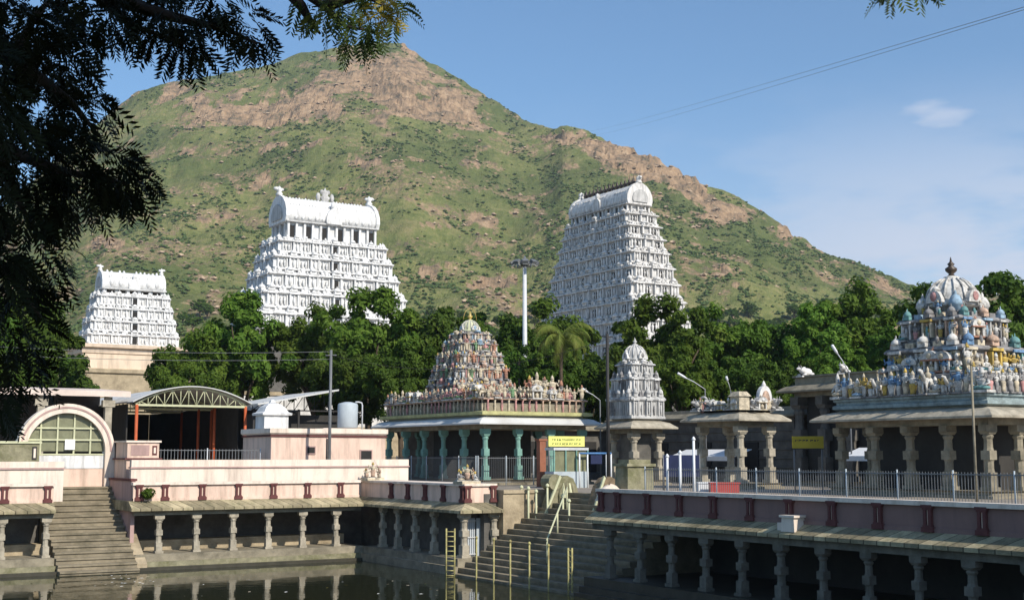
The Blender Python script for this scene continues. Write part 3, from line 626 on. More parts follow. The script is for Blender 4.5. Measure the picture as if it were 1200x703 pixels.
# ------------------------------------------------------------------ arched gate and the walls beside it
def arched_gate():
    t = thing('arched_gate', 'pink semicircular arched gate with green grille at the top of the broad stair', 'gate', (16.75, 74.5, 4.25))
    def arc(r0, r1, y0, y1, key, zc=1.95, n=28, legs=True):
        b = MB(); v = []
        pts = [(-1, -zc)] if legs else []
        ang = [math.pi - math.pi * i / n for i in range(n + 1)]
        ro = [(r1 * math.cos(a), zc + r1 * math.sin(a)) for a in ang]; ri = [(r0 * math.cos(a), zc + r0 * math.sin(a)) for a in ang]
        if legs: ro = [(-r1, 0)] + ro + [(r1, 0)]; ri = [(-r0, 0)] + ri + [(r0, 0)]
        m = len(ro); vs = []; fs = []
        for y in (y0, y1):
            vs += [(x, y, z) for x, z in ro] + [(x, y, z) for x, z in ri]
        for i in range(m - 1):
            fs += [(i, i + 1, m + i + 1, m + i), (2 * m + i, 3 * m + i, 3 * m + i + 1, 2 * m + i + 1), (i, 2 * m + i, 2 * m + i + 1, i + 1), (m + i, m + i + 1, 3 * m + i + 1, 3 * m + i)]
        fs += [(0, m, 3 * m, 2 * m), (m - 1, 3 * m - 1, 4 * m - 1, 2 * m - 1)]
        b.add(vs, fs, key); return b
    arc(2.14, 2.66, -.35, .35, 'pale_pink').build('arch', t)
    arc(2.40, 2.50, -.39, -.35, 'dusk_pink', legs=False).build('arch_band', t)
    b = MB(); b.box(-2.13, 2.13, -.06, .06, 0, 1.0, 'pink'); b.build('lower_panel', t)
    b = MB(); b.box(-2.13, 2.13, -.10, .05, 1.01, 1.72, 'white_stucco'); b.box(-.06, .06, -.14, -.10, 1.1, 1.6, 'tin_roof'); b.build('white_panel', t)
    b = MB()
    for x in (-1.35, -.45, .45, 1.35): b.box(x - .045, x + .045, -.09, -.02, 1.73, 1.95 + math.sqrt(2.13 ** 2 - x * x) - .02, 'cream_green')
    for z in (1.74, 2.55, 3.2): w = math.sqrt(2.13 ** 2 - (z - 1.95) ** 2) - .02; b.box(-w, w, -.11, -.04, z, z + .09, 'cream_green')
    b.build('grille', t)
    g = MB(); n = 24; g.extr([(2.13 * math.cos(math.pi * i / n), 1.96 + 2.13 * math.sin(math.pi * i / n)) for i in range(n + 1)], 'y', .02, .05, 'curtain_glass'); g.build('curtain', t)
    b = MB(); b.box(-.05, .50, -.14, -.115, 2.05, 2.62, 'paper'); b.build('notice', t)
    # wall boxes left and right of the gate
    t = thing('gate_pier', 'mauve planter wall with small slot at the right of the arched gate', 'wall', (20.3, 71.9, 4.0))
    b = MB(); b.box(-.9, .95, -.3, 2.2, .02, 1.75, 'pink'); b.build('wall', t)
    b = MB(); b.box(-1.0, 1.05, -.4, 2.3, 1.75, 1.84, 'maroon'); b.build('band', t)
    b = MB(); b.box(-.86, .9, -.26, 2.1, 1.84, 2.70, 'pink'); b.box(-.66, .35, -.285, -.26, 1.98, 2.55, 'dusk_pink'); b.build('upper_box', t)
    b = MB(); b.box(.52, .78, -.29, -.26, 2.0, 2.52, 'maroon'); b.box(.59, .71, -.31, -.29, 2.1, 2.42, 'pale_pink'); b.build('slot', t)
    b = MB(); b.box(-.95, 1.0, -.35, 2.2, 2.70, 2.80, 'pale_pink'); b.build('coping', t)
    t = thing('gate_pier', 'weathered greyish planter wall with small slot at the left of the arched gate', 'wall', (14.2, 72.9, 4.0))
    b = MB(); b.box(-1.7, .9, -.3, 1.6, .02, 1.6, 'pale_pink'); b.box(-.1, 1.0, -.38, 1.6, 1.3, 1.42, 'maroon'); b.box(-.1, 1.0, -.38, 1.6, .95, 1.05, 'maroon'); b.build('wall', t)
    b = MB(); b.box(-1.4, .8, -.25, 1.5, 1.6, 2.62, 'mossy_stone'); b.build('upper_box', t)
    b = MB(); b.box(.42, .66, -.285, -.25, 1.75, 2.45, 'dark_metal'); b.box(.49, .60, -.31, -.285, 1.85, 2.35, 'pale_pink'); b.build('slot', t)
    b = MB(); b.box(-1.5, .9, -.33, 1.6, 2.62, 2.74, 'cream_green'); b.build('coping', t)
arched_gate()

# ------------------------------------------------------------------ fences
def fence(name, label, p0, p1, z, h, key, step, bar, postkey=None, rails=(.12, .95), gap=.14, poster=.035):
    p0 = Vector((*p0, z)); p1 = Vector((*p1, z)); L = (p1 - p0).length; a = math.atan2(p1.y - p0.y, p1.x - p0.x)
    t = thing(name, label, 'fence', p0, a)
    n = max(1, round(L / step))
    for i in range(n + 1):
        MB().tube([(L * i / n, 0, 0), (L * i / n, 0, h + .06)], poster, 6, postkey or key).build('post', t)
    for i in range(n):
        b = MB(); x0, x1 = L * i / n + .03, L * (i + 1) / n - .03
        for r in rails: b.box(x0, x1, -.02, .02, h * r - .02, h * r + .02, key)
        x = x0 + gap / 2
        while x < x1: b.box(x - bar / 2, x + bar / 2, -bar / 2, bar / 2, h * rails[0], h, key); x += gap
        b.build('panel', t)
    return t
fence('metal_fence', 'long grey metal bar fence behind the right parapet', (34.6, 44.8), (34.6, 9.6), GZ, 1.45, 'steel', 2.3, .015, 'tank_paint', gap=.125, poster=.028)
fence('metal_fence', 'grey bar fence along the left side of the green pillared pavilion', (42.6, 87), (42.6, 73.2), GZ, 1.9, 'steel', 2.3, .018, 'tank_paint', gap=.15)
fence('metal_fence', 'grey bar fence along the front of the green pillared pavilion', (42.7, 73.1), (49.2, 73.1), GZ, 1.9, 'steel', 2.2, .018, 'tank_paint', gap=.15)
fence('metal_fence', 'low railing on the terrace in front of the red posted shed', (21.6, 74.4), (28.2, 74.4), GZ, 2.35, 'steel', 3.2, .03, 'light_steel', rails=(.4, .97), gap=.2)
fence('metal_fence', 'low railing on the terrace at the far left', (6.0, 74.6), (12.6, 74.6), GZ, 2.5, 'steel', 2.2, .03, 'light_steel', rails=(.4, .97), gap=.2)
for i, (px, D, zt, lab) in enumerate(((780.5, 55, 5.9, 'short'), (795.5, 54, 6.05, 'middle'), (811.5, 53, 6.6, 'tallest'))):
    q = at(px, D); b = MB(); b.tube([(0, 0, 0), (0, 0, zt - GZ)], .055, 7, 'white_cloth'); b.lathe(0, 0, [(.06, zt - GZ), (.09, zt - GZ + .03), (.05, zt - GZ + .12), (.01, zt - GZ + .16)], 7, 'white_cloth')
    tag(b.build('white_post', None, (q.x, q.y, GZ)), lab + ' of the three white posts standing behind the right fence', 'post', 'white posts behind the fence')

# ------------------------------------------------------------------ stucco towers
PAL_MID = ['s_cream', 's_grey', 's_cream', 's_grey', 's_flesh', 's_cream', 's_white', 's_terra', 's_cream', 's_cream', 's_flesh', 's_white', 's_sky', 's_cream', 's_flesh', 's_pink', 's_green']
PAL_RIGHT = ['s_grey', 's_cream', 's_cream', 's_grey', 's_white', 's_sky', 's_cream', 's_white', 's_pink', 's_yellow', 's_blue', 's_teal', 's_flesh', 's_white', 's_white', 's_sky', 's_cream', 's_grey']
def tower_tier(hx, hy, h, keyf, bay=1.5, p=.30, detail=1.0, door=False, rs=None, slots=None, core=None, knobs=0):
    """one storey: moulded core, projecting little shrines, pilasters, niche figures, cornice and a row of small domes"""
    rs = rs or random; b = MB(); k = keyf
    b.ring(0, 0, hx, hy, [(0, 0), (p * .7, 0), (p * .7, .07 * h), (p * .45, .09 * h), (p * .45, .13 * h), (0, .15 * h), (0, .64 * h), (p * .35, .67 * h), (p * .85, .72 * h), (p * .88, .76 * h), (p * .4, .84 * h), (-p * .55, .86 * h), (-p * .55, 1.02 * h)], core or k())
    def sb(side, u0, u1, d0, d1, z0, z1, key):
        if side == 0: b.box(u0, u1, -hy - d1, -hy - d0, z0, z1, key)
        elif side == 1: b.box(hx + d0, hx + d1, u0, u1, z0, z1, key)
        elif side == 2: b.box(u0, u1, hy + d0, hy + d1, z0, z1, key)
        else: b.box(-hx - d1, -hx - d0, u0, u1, z0, z1, key)
    def pt(side, u, d): return [(u, -hy - d), (hx + d, u), (u, hy + d), (-hx - d, u)][side]
    for side in range(4):
        Lh = hx if side in (0, 2) else hy
        nb = max(3, int(round(2 * Lh / bay))); nb += (nb + 1) % 2
        w = 2 * Lh / nb
        if knobs:
            nk = int(2 * Lh / knobs)
            for i in range(nk):
                if rs.random() < .25: continue
                u = -Lh + 2 * Lh * (i + .5) / nk + rs.uniform(-.1, .1); x, y = pt(side, u, p * .62); q = rs.uniform(.10, .19) * knobs / .55
                b.ball(x, y, .83 * h + q * .5, q, q, q * rs.uniform(1.0, 1.9), k(), 5, 4)
                if rs.random() < .6: x, y = pt(side, u, p * .30); b.ball(x, y, .10 * h + q, q * .8, q * .8, q * 1.5, k(), 5, 4)
        for i in range(nb):
            u = -Lh + w * (i + .5); mid = (i == nb // 2)
            proj = (i % 2 == (nb // 2) % 2)
            if proj:
                q = p * (1.15 if mid else .85) + rs.uniform(-.02, .02); key = k(); a = .36 * w
                sb(side, u - a, u + a, -.05, q * .55, .15 * h, .655 * h, key)
                for s in (-1, 1): sb(side, u + s * a - .07 * w, u + s * a + .07 * w, -.04, q, .13 * h, .66 * h, key)
                sb(side, u - a * 1.3, u + a * 1.3, -.03, q * 1.25, .685 * h, .768 * h, k())
                if mid and door: pass
                else: x, y = pt(side, u, q * .8); b.ball(x, y, .36 * h, .13 * w, .13 * w, .20 * h, k(), 6, 4); b.ball(x, y, .58 * h, .07 * w, .07 * w, .06 * h, k(), 6, 4)
                x, y = pt(side, u, q * .35); kk = k()
                sb(side, u - a * .8, u + a * .8, -p * .3, q * .9, .83 * h, .95 * h, kk)
                r = a * (1.0 if mid else .8)
                b.lathe(x, y, [(r * .95, .95 * h), (r * 1.05, 1.0 * h), (r * .9, 1.07 * h), (r * .5, 1.13 * h), (r * .12, 1.16 * h), (r * .14, 1.2 * h), (.01, 1.25 * h)], 6, kk)
            else:
                for s in (-.42, .42): sb(side, u + s * w - .05 * w, u + s * w + .05 * w, -.03, p * .35, .13 * h, .66 * h, k())
                if slots: sb(side, u - .2 * w, u + .2 * w, -.02, .015, .2 * h, .58 * h, slots)
                for s in ((-.17, .17) if detail > .9 and w > 1.0 else (0,)):
                    x, y = pt(side, u + s * w, p * .42); key = k(); f = rs.uniform(.85, 1.12)
                    b.lathe(x, y, [(.09 * w, .14 * h), (.07 * w, .26 * h), (.10 * w, .34 * h * f), (.12 * w, .43 * h * f), (.04 * w, .47 * h * f), (.065 * w, .51 * h * f), (.05 * w, .56 * h * f), (.01, .60 * h * f)], 5, key)
                x, y = pt(side, u, p * .45)
                sb(side, u - .30 * w, u + .30 * w, -p * .2, p * .5, .83 * h, .98 * h, k())
                if rs.random() < .75: b.ball(x, y, 1.0 * h, .12 * w, .12 * w, .12 * h, k(), 6, 4)
    return b
def gopuram(name, label, cx, cy, rz, zb, zn, zv, zt, h0, h1, nt, key, grow=1.06, nfin=0, basekey='dark_granite', base=None, ends='scroll', bay=1.5, seed=1, p=.42, slots=None):
    rs = random.Random(seed)
    t = thing(name, label, 'temple tower', (cx, cy, GZ), rz)
    Z = lambda z: z - GZ
    bx, by = base or (h0[0] + .6, h0[1] + .6)
    if base is None: MB().ring(0, 0, bx, by, [(0, .02), (.3, .02), (.3, .8), (0, 1.0), (0, Z(zb) - 1.2), (.4, Z(zb) - .8), (.4, Z(zb) - .4), (-.2, Z(zb))], basekey).build('base', t)
    ws = [grow ** (nt - i) for i in range(nt)]; tot = sum(ws); z = zb
    for i in range(nt):
        h = (zn - zb) * ws[i] / tot
        f = ((z - zb) / (zn - zb)); hx = h0[0] + (h1[0] - h0[0]) * f; hy = h0[1] + (h1[1] - h0[1]) * f
        o = tower_tier(hx, hy, h, lambda: key, bay=bay * (1 - .15 * f), p=p, door=True, rs=rs, slots=slots, knobs=.55).build('tier', t, (0, 0, Z(z)))
        w = max(.42, .32 * bay)
        for s in (-1, 1):
            b = MB(); b.cbox(0, s * (hy + .30), .14 * h, w * 1.1, .2, .44 * h, 'opening'); b.build('window', o)
        z += h
    hx, hy = h1[0] * .97, h1[1] * .95
    hn = zv - zn
    o = MB(); o.ring(0, 0, hx - .5, hy - .35, [(0, Z(zn) - .3), (0, Z(zv) - .12), (.7, Z(zv) - .06), (.75, Z(zv) + .1), (.1, Z(zv) + .16)], key)
    npl = max(4, int(hx * 2 / 1.25))
    for i in range(npl + 1):
        u = -hx + .2 + (2 * hx - .4) * i / npl
        for s in (-1, 1): o.cbox(u, s * (hy - .15), Z(zn) - .3, .34, .34, hn + .2, key)
    for v in (-.6, 0, .6):
        for s in (-1, 1): o.cbox(s * (hx - .2), v * hy, Z(zn) - .3, .3, .3, hn + .2, key)
    nk = o.build('neck', t)
    for i in range(npl):
        if i % 2 and npl > 6: continue
        u = -hx + .2 + (2 * hx - .4) * (i + .5) / npl
        for s in (-1, 1): MB().cbox(u, s * (hy - .33), Z(zn) + .1, .8, .1, hn * .75, 'opening').build('window', nk)
    # barrel vault
    R = hy * 1.06; Hh = zt - zv - .1
    prof = [(-R * .93, 0), (-R * 1.03, Hh * .18), (-R * 1.0, Hh * .42), (-R * .84, Hh * .66), (-R * .56, Hh * .86), (-R * .24, Hh * .97), (0, Hh), (R * .24, Hh * .97), (R * .56, Hh * .86), (R * .84, Hh * .66), (R * 1.0, Hh * .42), (R * 1.03, Hh * .18), (R * .93, 0)]
    v = MB(); v.extr([(a, Z(zv) + .12 + w) for a, w in prof], 'x', -hx * .97, hx * .97, key, True)
    nr = int(hx * 2 / 1.1)
    for i in range(nr):
        u = -hx * .9 + 1.8 * hx * (i + .5) / nr
        for s in (-1, 1): v.lathe(u, s * R * 1.0, [(.02, Z(zv) + .3), (.26, Z(zv) + .5), (.30, Z(zv) + .75), (.18, Z(zv) + 1.02), (.05, Z(zv) + 1.25)], 6, key, sy=.6)
    for i in range(int(hx * 2 / .5)):
        u = -hx * .93 + .5 * i
        if rs.random() < .8: v.ball(u, 0, Z(zv) + .12 + Hh, .16, .3, rs.uniform(.12, .3), key, 5, 4)
        for s in (-1, 1):
            if rs.random() < .7: v.ball(u, s * R * .86, Z(zv) + .12 + Hh * .64, .13, .12, rs.uniform(.12, .28), key, 5, 4)
    v.build('vault_roof', t)
    for s in (-1, 1):
        g = MB(); sc = 1.03
        g.extr([(a * sc, Z(zv) + w * 1.10) for a, w in prof], 'x', s * hx * .97 if s > 0 else -hx * 1.05, hx * 1.05 if s > 0 else -hx * .97, key)
        g.extr([(a * .62, Z(zv) + Hh * .12 + w * .62) for a, w in prof], 'x', hx * 1.05 if s > 0 else -hx * 1.075, hx * 1.075 if s > 0 else -hx * 1.05, 'grey_stucco')
        go = g.build('gable', t)
        f = MB(); zz = Z(zv) + Hh * 1.06; e = s * hx * 1.02; q = Hh * .30
        f.lathe(e, 0, [(q * .5, zz), (q * .62, zz + q * .3), (q * .35, zz + q * .55), (q * .55, zz + q * .8), (q * .30, zz + q * 1.1), (.02, zz + q * 1.35)], 7, key, sx=.7)
        f.ball(e + s * q * .35, 0, zz + q * .95, q * .45, q * .3, q * .25, key, 6, 4); f.ball(e - s * q * .35, 0, zz + q * .9, q * .3, q * .25, q * .2, key, 6, 4)
        f.build('crest', go)
    # gable-shaped dormer half way along each long side
    for s in (-1, 1):
        d = MB(); q = Hh * .42
        d.extr([(q * .75 * a / R, Z(zv) + .05 + w * .62) for a, w in prof], 'y', s * R * .8 if s > 0 else -R * 1.12, R * 1.12 if s > 0 else -R * .8, key)
        d.ball(0, s * R * .98, Z(zv) + Hh * .72, q * .3, q * .3, q * .45, key, 6, 4)
        d.build('dormer', t)
    for i in range(nfin):
        u = -hx * .84 + 1.68 * hx * i / max(1, nfin - 1); zz = Z(zv) + .1 + Hh; q = Hh * .34
        f = MB(); f.lathe(0, 0, [(q * .22, -.1), (q * .10, q * .1), (q * .34, q * .3), (q * .40, q * .5), (q * .15, q * .75), (q * .2, q * .9), (q * .06, q * 1.1), (.02, q * 1.7)], 7, 'bronze')
        f.build('finial', t, (u, 0, zz))
    return t

def gopurams():
    D2 = 187.0
    t = gopuram('gopuram', 'broad white temple tower with smooth barrel roof, between the smallest and the tallest white towers', 75.75, 175.5, 0, zat(392, D2), zat(284, D2), zat(265, D2), zat(234, D2), (11.9, 5.2), (7.35, 3.3), 5, 'white_stucco', grow=1.08, bay=1.9, seed=4, p=.6)
    # figure group on the ridge of the broad tower
    zz = zat(234, D2) - GZ
    b = MB(); b.lathe(0, 0, [(.7, zz - .4), (.5, zz + .3), (.75, zz + .7), (.4, zz + 1.0), (.6, zz + 1.4), (.2, zz + 1.8), (.04, zz + 2.2)], 7, 'grey_stucco', sx=1.2, sy=.7)
    for s in (-1, 1): b.ball(s * 1.1, 0, zz + .7, .4, .4, .7, 'grey_stucco', 6, 4); b.ball(s * .5, 0, zz + 1.5, .35, .3, .4, 'grey_stucco', 6, 4)
    b.build('ridge_figure', t)
    for i in range(9):
        u = -6.0 + 1.5 * i
        if abs(u) < 1.6: continue
        f = MB(); f.lathe(0, 0, [(.10, -.1), (.05, .1), (.15, .3), (.06, .55), (.02, .8)], 6, 'bronze'); f.build('finial', t, (u, 0, zz - .02))
    D3 = 238.0
    gopuram('gopuram', 'tallest white temple tower with many tiers and dark roof finials, behind the palm', 144.3, 197.0, R_(90), zat(424, D3), zat(252, D3), zat(243, D3), zat(219, D3), (17.3, 6.4), (9.5, 2.8), 9, 'old_stucco', grow=1.075, nfin=13, bay=2.5, seed=9, p=.7, slots='opening')
    D1 = 155.0
    t = gopuram('gopuram', 'smallest white temple tower on a peach coloured stone base at the far left', 42.0, 155.9, 0, zat(407, D1), zat(347, D1), zat(342, D1), zat(321, D1), (5.15, 2.3), (3.75, 1.65), 4, 'white_stucco', grow=1.02, bay=1.1, base=(6.7, 3.4), seed=12, p=.36)
    zb = zat(407, D1) - GZ
    MB().ring(.35, 0, 6.5, 3.4, [(0, zb - 2.9), (0, zb - 1.2), (.15, zb - 1.1), (.15, zb - .6), (.55, zb - .45), (.6, zb - .1), (0, zb)], 'peach').build('upper_base', t)
    MB().ring(.35, 0, 6.6, 3.5, [(.3, .02), (.3, 2.5), (0, 2.7), (0, zb - 3.5), (.25, zb - 3.4), (.25, zb - 3.0), (0, zb - 2.9)], 'sandstone').build('lower_base', t)
gopurams()

# ------------------------------------------------------------------ painted stucco figures and bulls
def fig_mesh(name, kind, skin, cloth, crown):
    b = MB()
    if kind == 'stand':
        b.cbox(0, 0, 0, .34, .28, .06, 's_grey')
        b.lathe(0, 0, [(.10, .06), (.09, .2), (.115, .36), (.125, .46), (.10, .52)], 8, cloth, 1.15, .85)
        b.lathe(0, 0, [(.10, .52), (.095, .56), (.135, .68), (.14, .73), (.05, .78), (.045, .80)], 8, skin, 1.15, .75)
        b.ball(0, 0, .855, .068, .068, .075, skin, 8, 5); b.lathe(0, 0, [(.075, .89), (.065, .95), (.04, 1.02), (.01, 1.08)], 7, crown)
        for s in (-1, 1): b.tube([(s * .15, 0, .72), (s * .23, -.03, .58), (s * .17, -.13, .60)], [.042, .034, .028], 5, skin); b.tube([(s * .15, .02, .73), (s * .25, .0, .70), (s * .24, -.05, .86)], [.04, .032, .026], 5, skin)
    elif kind == 'sit':
        b.cbox(0, 0, 0, .56, .42, .10, 's_white')
        b.ball(0, -.04, .19, .29, .20, .10, cloth, 9, 5)
        b.lathe(0, 0, [(.14, .16), (.12, .3), (.16, .46), (.165, .53), (.06, .58), (.05, .61)], 8, skin, 1.1, .8)
        b.ball(0, 0, .68, .085, .085, .09, skin, 8, 5); b.lathe(0, 0, [(.09, .72), (.085, .82), (.05, .93), (.01, 1.0)], 7, crown)
        for s in (-1, 1): b.tube([(s * .17, 0, .52), (s * .26, -.04, .36), (s * .17, -.18, .28)], [.05, .04, .03], 5, skin)
    elif kind == 'shrine':
        b.cbox(0, 0, 0, .62, .44, .08, crown)
        for s in (-1, 1): b.cbox(s * .25, -.14, .08, .08, .1, .44, 's_white')
        b.cbox(0, .08, .08, .56, .22, .44, cloth); b.lathe(0, -.1, [(.1, .08), (.08, .2), (.12, .34), (.04, .38), (.06, .43), (.01, .52)], 7, skin)
        b.cbox(0, 0, .52, .70, .50, .06, crown); b.extr([(.34 * math.cos(a), .58 + .36 * math.sin(a)) for a in [math.pi * i / 10 for i in range(11)]], 'y', -.22, .2, 's_white', False)
        b.ball(0, -.22, .72, .12, .05, .13, cloth, 7, 4); b.lathe(0, 0, [(.06, .92), (.09, .97), (.03, 1.03), (.005, 1.1)], 6, crown)
    elif kind == 'horse':
        b.cbox(0, 0, 0, .3, .7, .06, 's_grey')
        b.ball(0, .04, .46, .14, .30, .15, skin, 8, 5); b.tube([(0, -.2, .50), (0, -.33, .72), (0, -.36, .84)], [.10, .075, .06], 6, skin); b.ball(0, -.44, .82, .05, .13, .06, skin, 6, 4)
        for x in (-.08, .08):
            for y in (-.17, .24): b.tube([(x, y, .42), (x, y - .02, .22), (x, y + .01, .06)], [.055, .038, .035], 5, skin)
        b.lathe(0, .03, [(.1, .56), (.13, .72), (.04, .80), (.06, .86), (.01, .98)], 7, cloth)
    o = b.build(name); C.objects.unlink(o); return o.data
_fm = []
def figs(pal, seed):
    rs = random.Random(seed); out = []
    for i in range(12):
        kind = ['stand', 'stand', 'sit', 'stand', 'shrine', 'sit', 'stand', 'horse', 'sit', 'stand', 'shrine', 'stand'][i]
        out.append((kind, fig_mesh('statue', kind, rs.choice(pal), rs.choice(pal), rs.choice(['s_yellow', 's_cream', 's_white', 's_terra']))))
    return out
def place_fig(meshes, parent, x, y, z, h, rz, rs, kinds=None, wide=1.0):
    k = [m for m in meshes if kinds is None or m[0] in kinds]
    me = rs.choice(k)[1]
    o = bpy.data.objects.new('statue', me); C.objects.link(o); o.parent = parent; o.location = (x, y, z); o.rotation_euler = (0, 0, rz + rs.uniform(-.2, .2)); o.scale = (h * wide, h * wide, h * rs.uniform(.88, 1.08))
    return o
def bull_mb(key):
    """seated bull facing -y, one unit long"""
    b = MB(); b.cbox(0, 0, 0, .52, 1.05, .07, key)
    b.ball(0, .1, .30, .23, .42, .24, key, 9, 6); b.ball(0, -.12, .50, .11, .13, .11, key, 7, 4)
    b.tube([(0, -.18, .34), (0, -.34, .42), (0, -.42, .50)], [.19, .15, .11], 8, key); b.ball(0, -.53, .47, .09, .17, .09, key, 8, 5)
    for s in (-1, 1):
        b.tube([(s * .05, -.43, .55), (s * .10, -.42, .62), (s * .07, -.45, .68)], [.025, .02, .008], 5, key); b.ball(s * .13, -.41, .52, .06, .025, .03, key, 6, 4)
        b.tube([(s * .18, -.12, .16), (s * .2, -.42, .12), (s * .17, -.25, .10)], [.07, .055, .045], 6, key); b.tube([(s * .2, .4, .2), (s * .27, .12, .13), (s * .24, .34, .1)], [.09, .07, .05], 6, key)
    return b
def bull(parent, x, y, z, s, rz, key):
    o = bull_mb(key).build('bull_statue', parent, (x, y, z)); o.scale = (s, s, s); o.rotation_euler = (0, 0, rz); return o

# ------------------------------------------------------------------ pillared pavilions
EAVE = lambda z, w: [(-w - .1, z + .12), (-.12, z - .02), (0, z), (.0, z + .10), (-.2, z + .24), (-.5 * w, z + .40), (-w, z + .52), (-w - .1, z + .56), (-w - .1, z + .70), (-w - .3, z + .70)]
def mandapam(name, label, x0, x1, y0, y1, ze, nxp, nyp, pkey, ekey, pw, base_h=.35, over=.9, skip_inner=True, corekey=None, core=.45, bk='granite'):
    cx, cy, hx, hy = (x0 + x1) / 2, (y0 + y1) / 2, (x1 - x0) / 2, (y1 - y0) / 2
    t = thing(name, label, 'pavilion', (cx, cy, GZ)); Z = ze - GZ
    MB().ring(0, 0, hx - over + .35, hy - over + .35, [(0, .004), (.1, .004), (.1, base_h * .4), (-.05, base_h * .5), (-.05, base_h * .8), (.08, base_h)], bk).build('plinth', t)
    pts = []
    ax, ay = hx - over - .15, hy - over - .15
    for i in range(nxp):
        for j in range(nyp):
            if skip_inner and 0 < i < nxp - 1 and 0 < j < nyp - 1: continue
            pts.append((-ax + 2 * ax * i / (nxp - 1), -ay + 2 * ay * j / (nyp - 1)))
    pts.sort(key=lambda q: q[0] + q[1])
    pillars(t, pts, Z - base_h - .3, pw, pkey, z=base_h)
    MB().ring(0, 0, ax + .2, ay + .2, [(0, Z - .3), (0, Z + .1)], bk).build('beam', t)
    MB().ring(0, 0, hx, hy, EAVE(Z, over), ekey).build('eave', t)
    if corekey:
        MB().ring(0, 0, hx * core, hy * core, [(0, base_h), (0, Z - .31)], corekey).build('inner_shrine', t)
    return t, hx, hy, Z
def vimana(parent, levels, keyf, bay, p, seed, core=None):
    """levels = [(half, z0, z1)...]"""
    rs = random.Random(seed)
    for hs, z0, z1 in levels:
        hx, hy = hs if isinstance(hs, tuple) else (hs, hs)
        tower_tier(hx, hy, z1 - z0, keyf, bay=bay, p=p, rs=rs, core=core).build('tier', parent, (0, 0, z0))  # dark core colour stands for the shade in gaps between figures
def dome(parent, r, z0, z1, n, keys, fin, finkey='bronze', smooth=True, loc=(0, 0)):
    h = z1 - z0; b = MB()
    b.lathe(*loc, [(r * .8, z0 - .25 * h), (r * .8, z0), (r * 1.1, z0 + .03 * h), (r * 1.12, z0 + .10 * h), (r * 1.02, z0 + .16 * h), (r * 1.05, z0 + .34 * h), (r * .95, z0 + .55 * h), (r * .70, z0 + .75 * h), (r * .42, z0 + .87 * h), (r * .30, z0 + .90 * h), (r * .34, z0 + .95 * h), (r * .1, z0 + h)], n, keys[0], smooth=smooth)
    if n >= 8:
        for i in range(16):
            a = math.tau * i / 16
            b.tube([(loc[0] + r * q * math.cos(a), loc[1] + r * q * math.sin(a), z0 + w * h) for q, w in ((1.06, .2), (1.08, .36), (.98, .56), (.73, .76), (.45, .88))], r * .045, 5, keys[1])
    b.build('dome', parent)
    for i in range(4):
        a = math.tau * i / 4; b = MB(); q = h * .25
        b.T = Matrix.Translation((loc[0], loc[1], 0)) @ Matrix.Rotation(a, 4, 'Z')
        b.extr([(r * .42 * math.cos(w), z0 + .12 * h + q * 1.5 * math.sin(w)) for w in [math.pi * k / 9 for k in range(10)]], 'x', r * .9, r * 1.22, keys[1]); b.ball(r * 1.22, 0, z0 + .3 * h, .06 * r, r * .2, q * .6, keys[2], 7, 4)
        b.lathe(r * 1.05, 0, [(r * .14, z0 + .12 * h + q * 1.45), (r * .18, z0 + .12 * h + q * 1.65), (.01, z0 + .12 * h + q * 2.1)], 6, keys[1]); b.build('dome_niche', parent)
    f = MB(); zz = z1; q = fin
    f.lathe(*loc, [(q * .22, zz - .02), (q * .12, zz + q * .08), (q * .30, zz + q * .25), (q * .32, zz + q * .38), (q * .12, zz + q * .52), (q * .20, zz + q * .62), (q * .07, zz + q * .75), (q * .02, zz + q * 1.0)], 8, finkey); f.build('finial', parent)
def edge_points(hx, hy, inset, step, sides=(0, 1, 2, 3)):
    out = []
    for s in sides:
        Lh = (hx if s in (0, 2) else hy) - inset; n = max(2, int(round(2 * Lh / step)))
        for i in range(n):
            u = -Lh + 2 * Lh * (i + .5) / n
            x, y, a = [(u, -hy + inset, 0), (hx - inset, u, R_(90)), (u, hy - inset, R_(180)), (-hx + inset, u, R_(-90))][s]
            out.append((x, y, a))
    return out

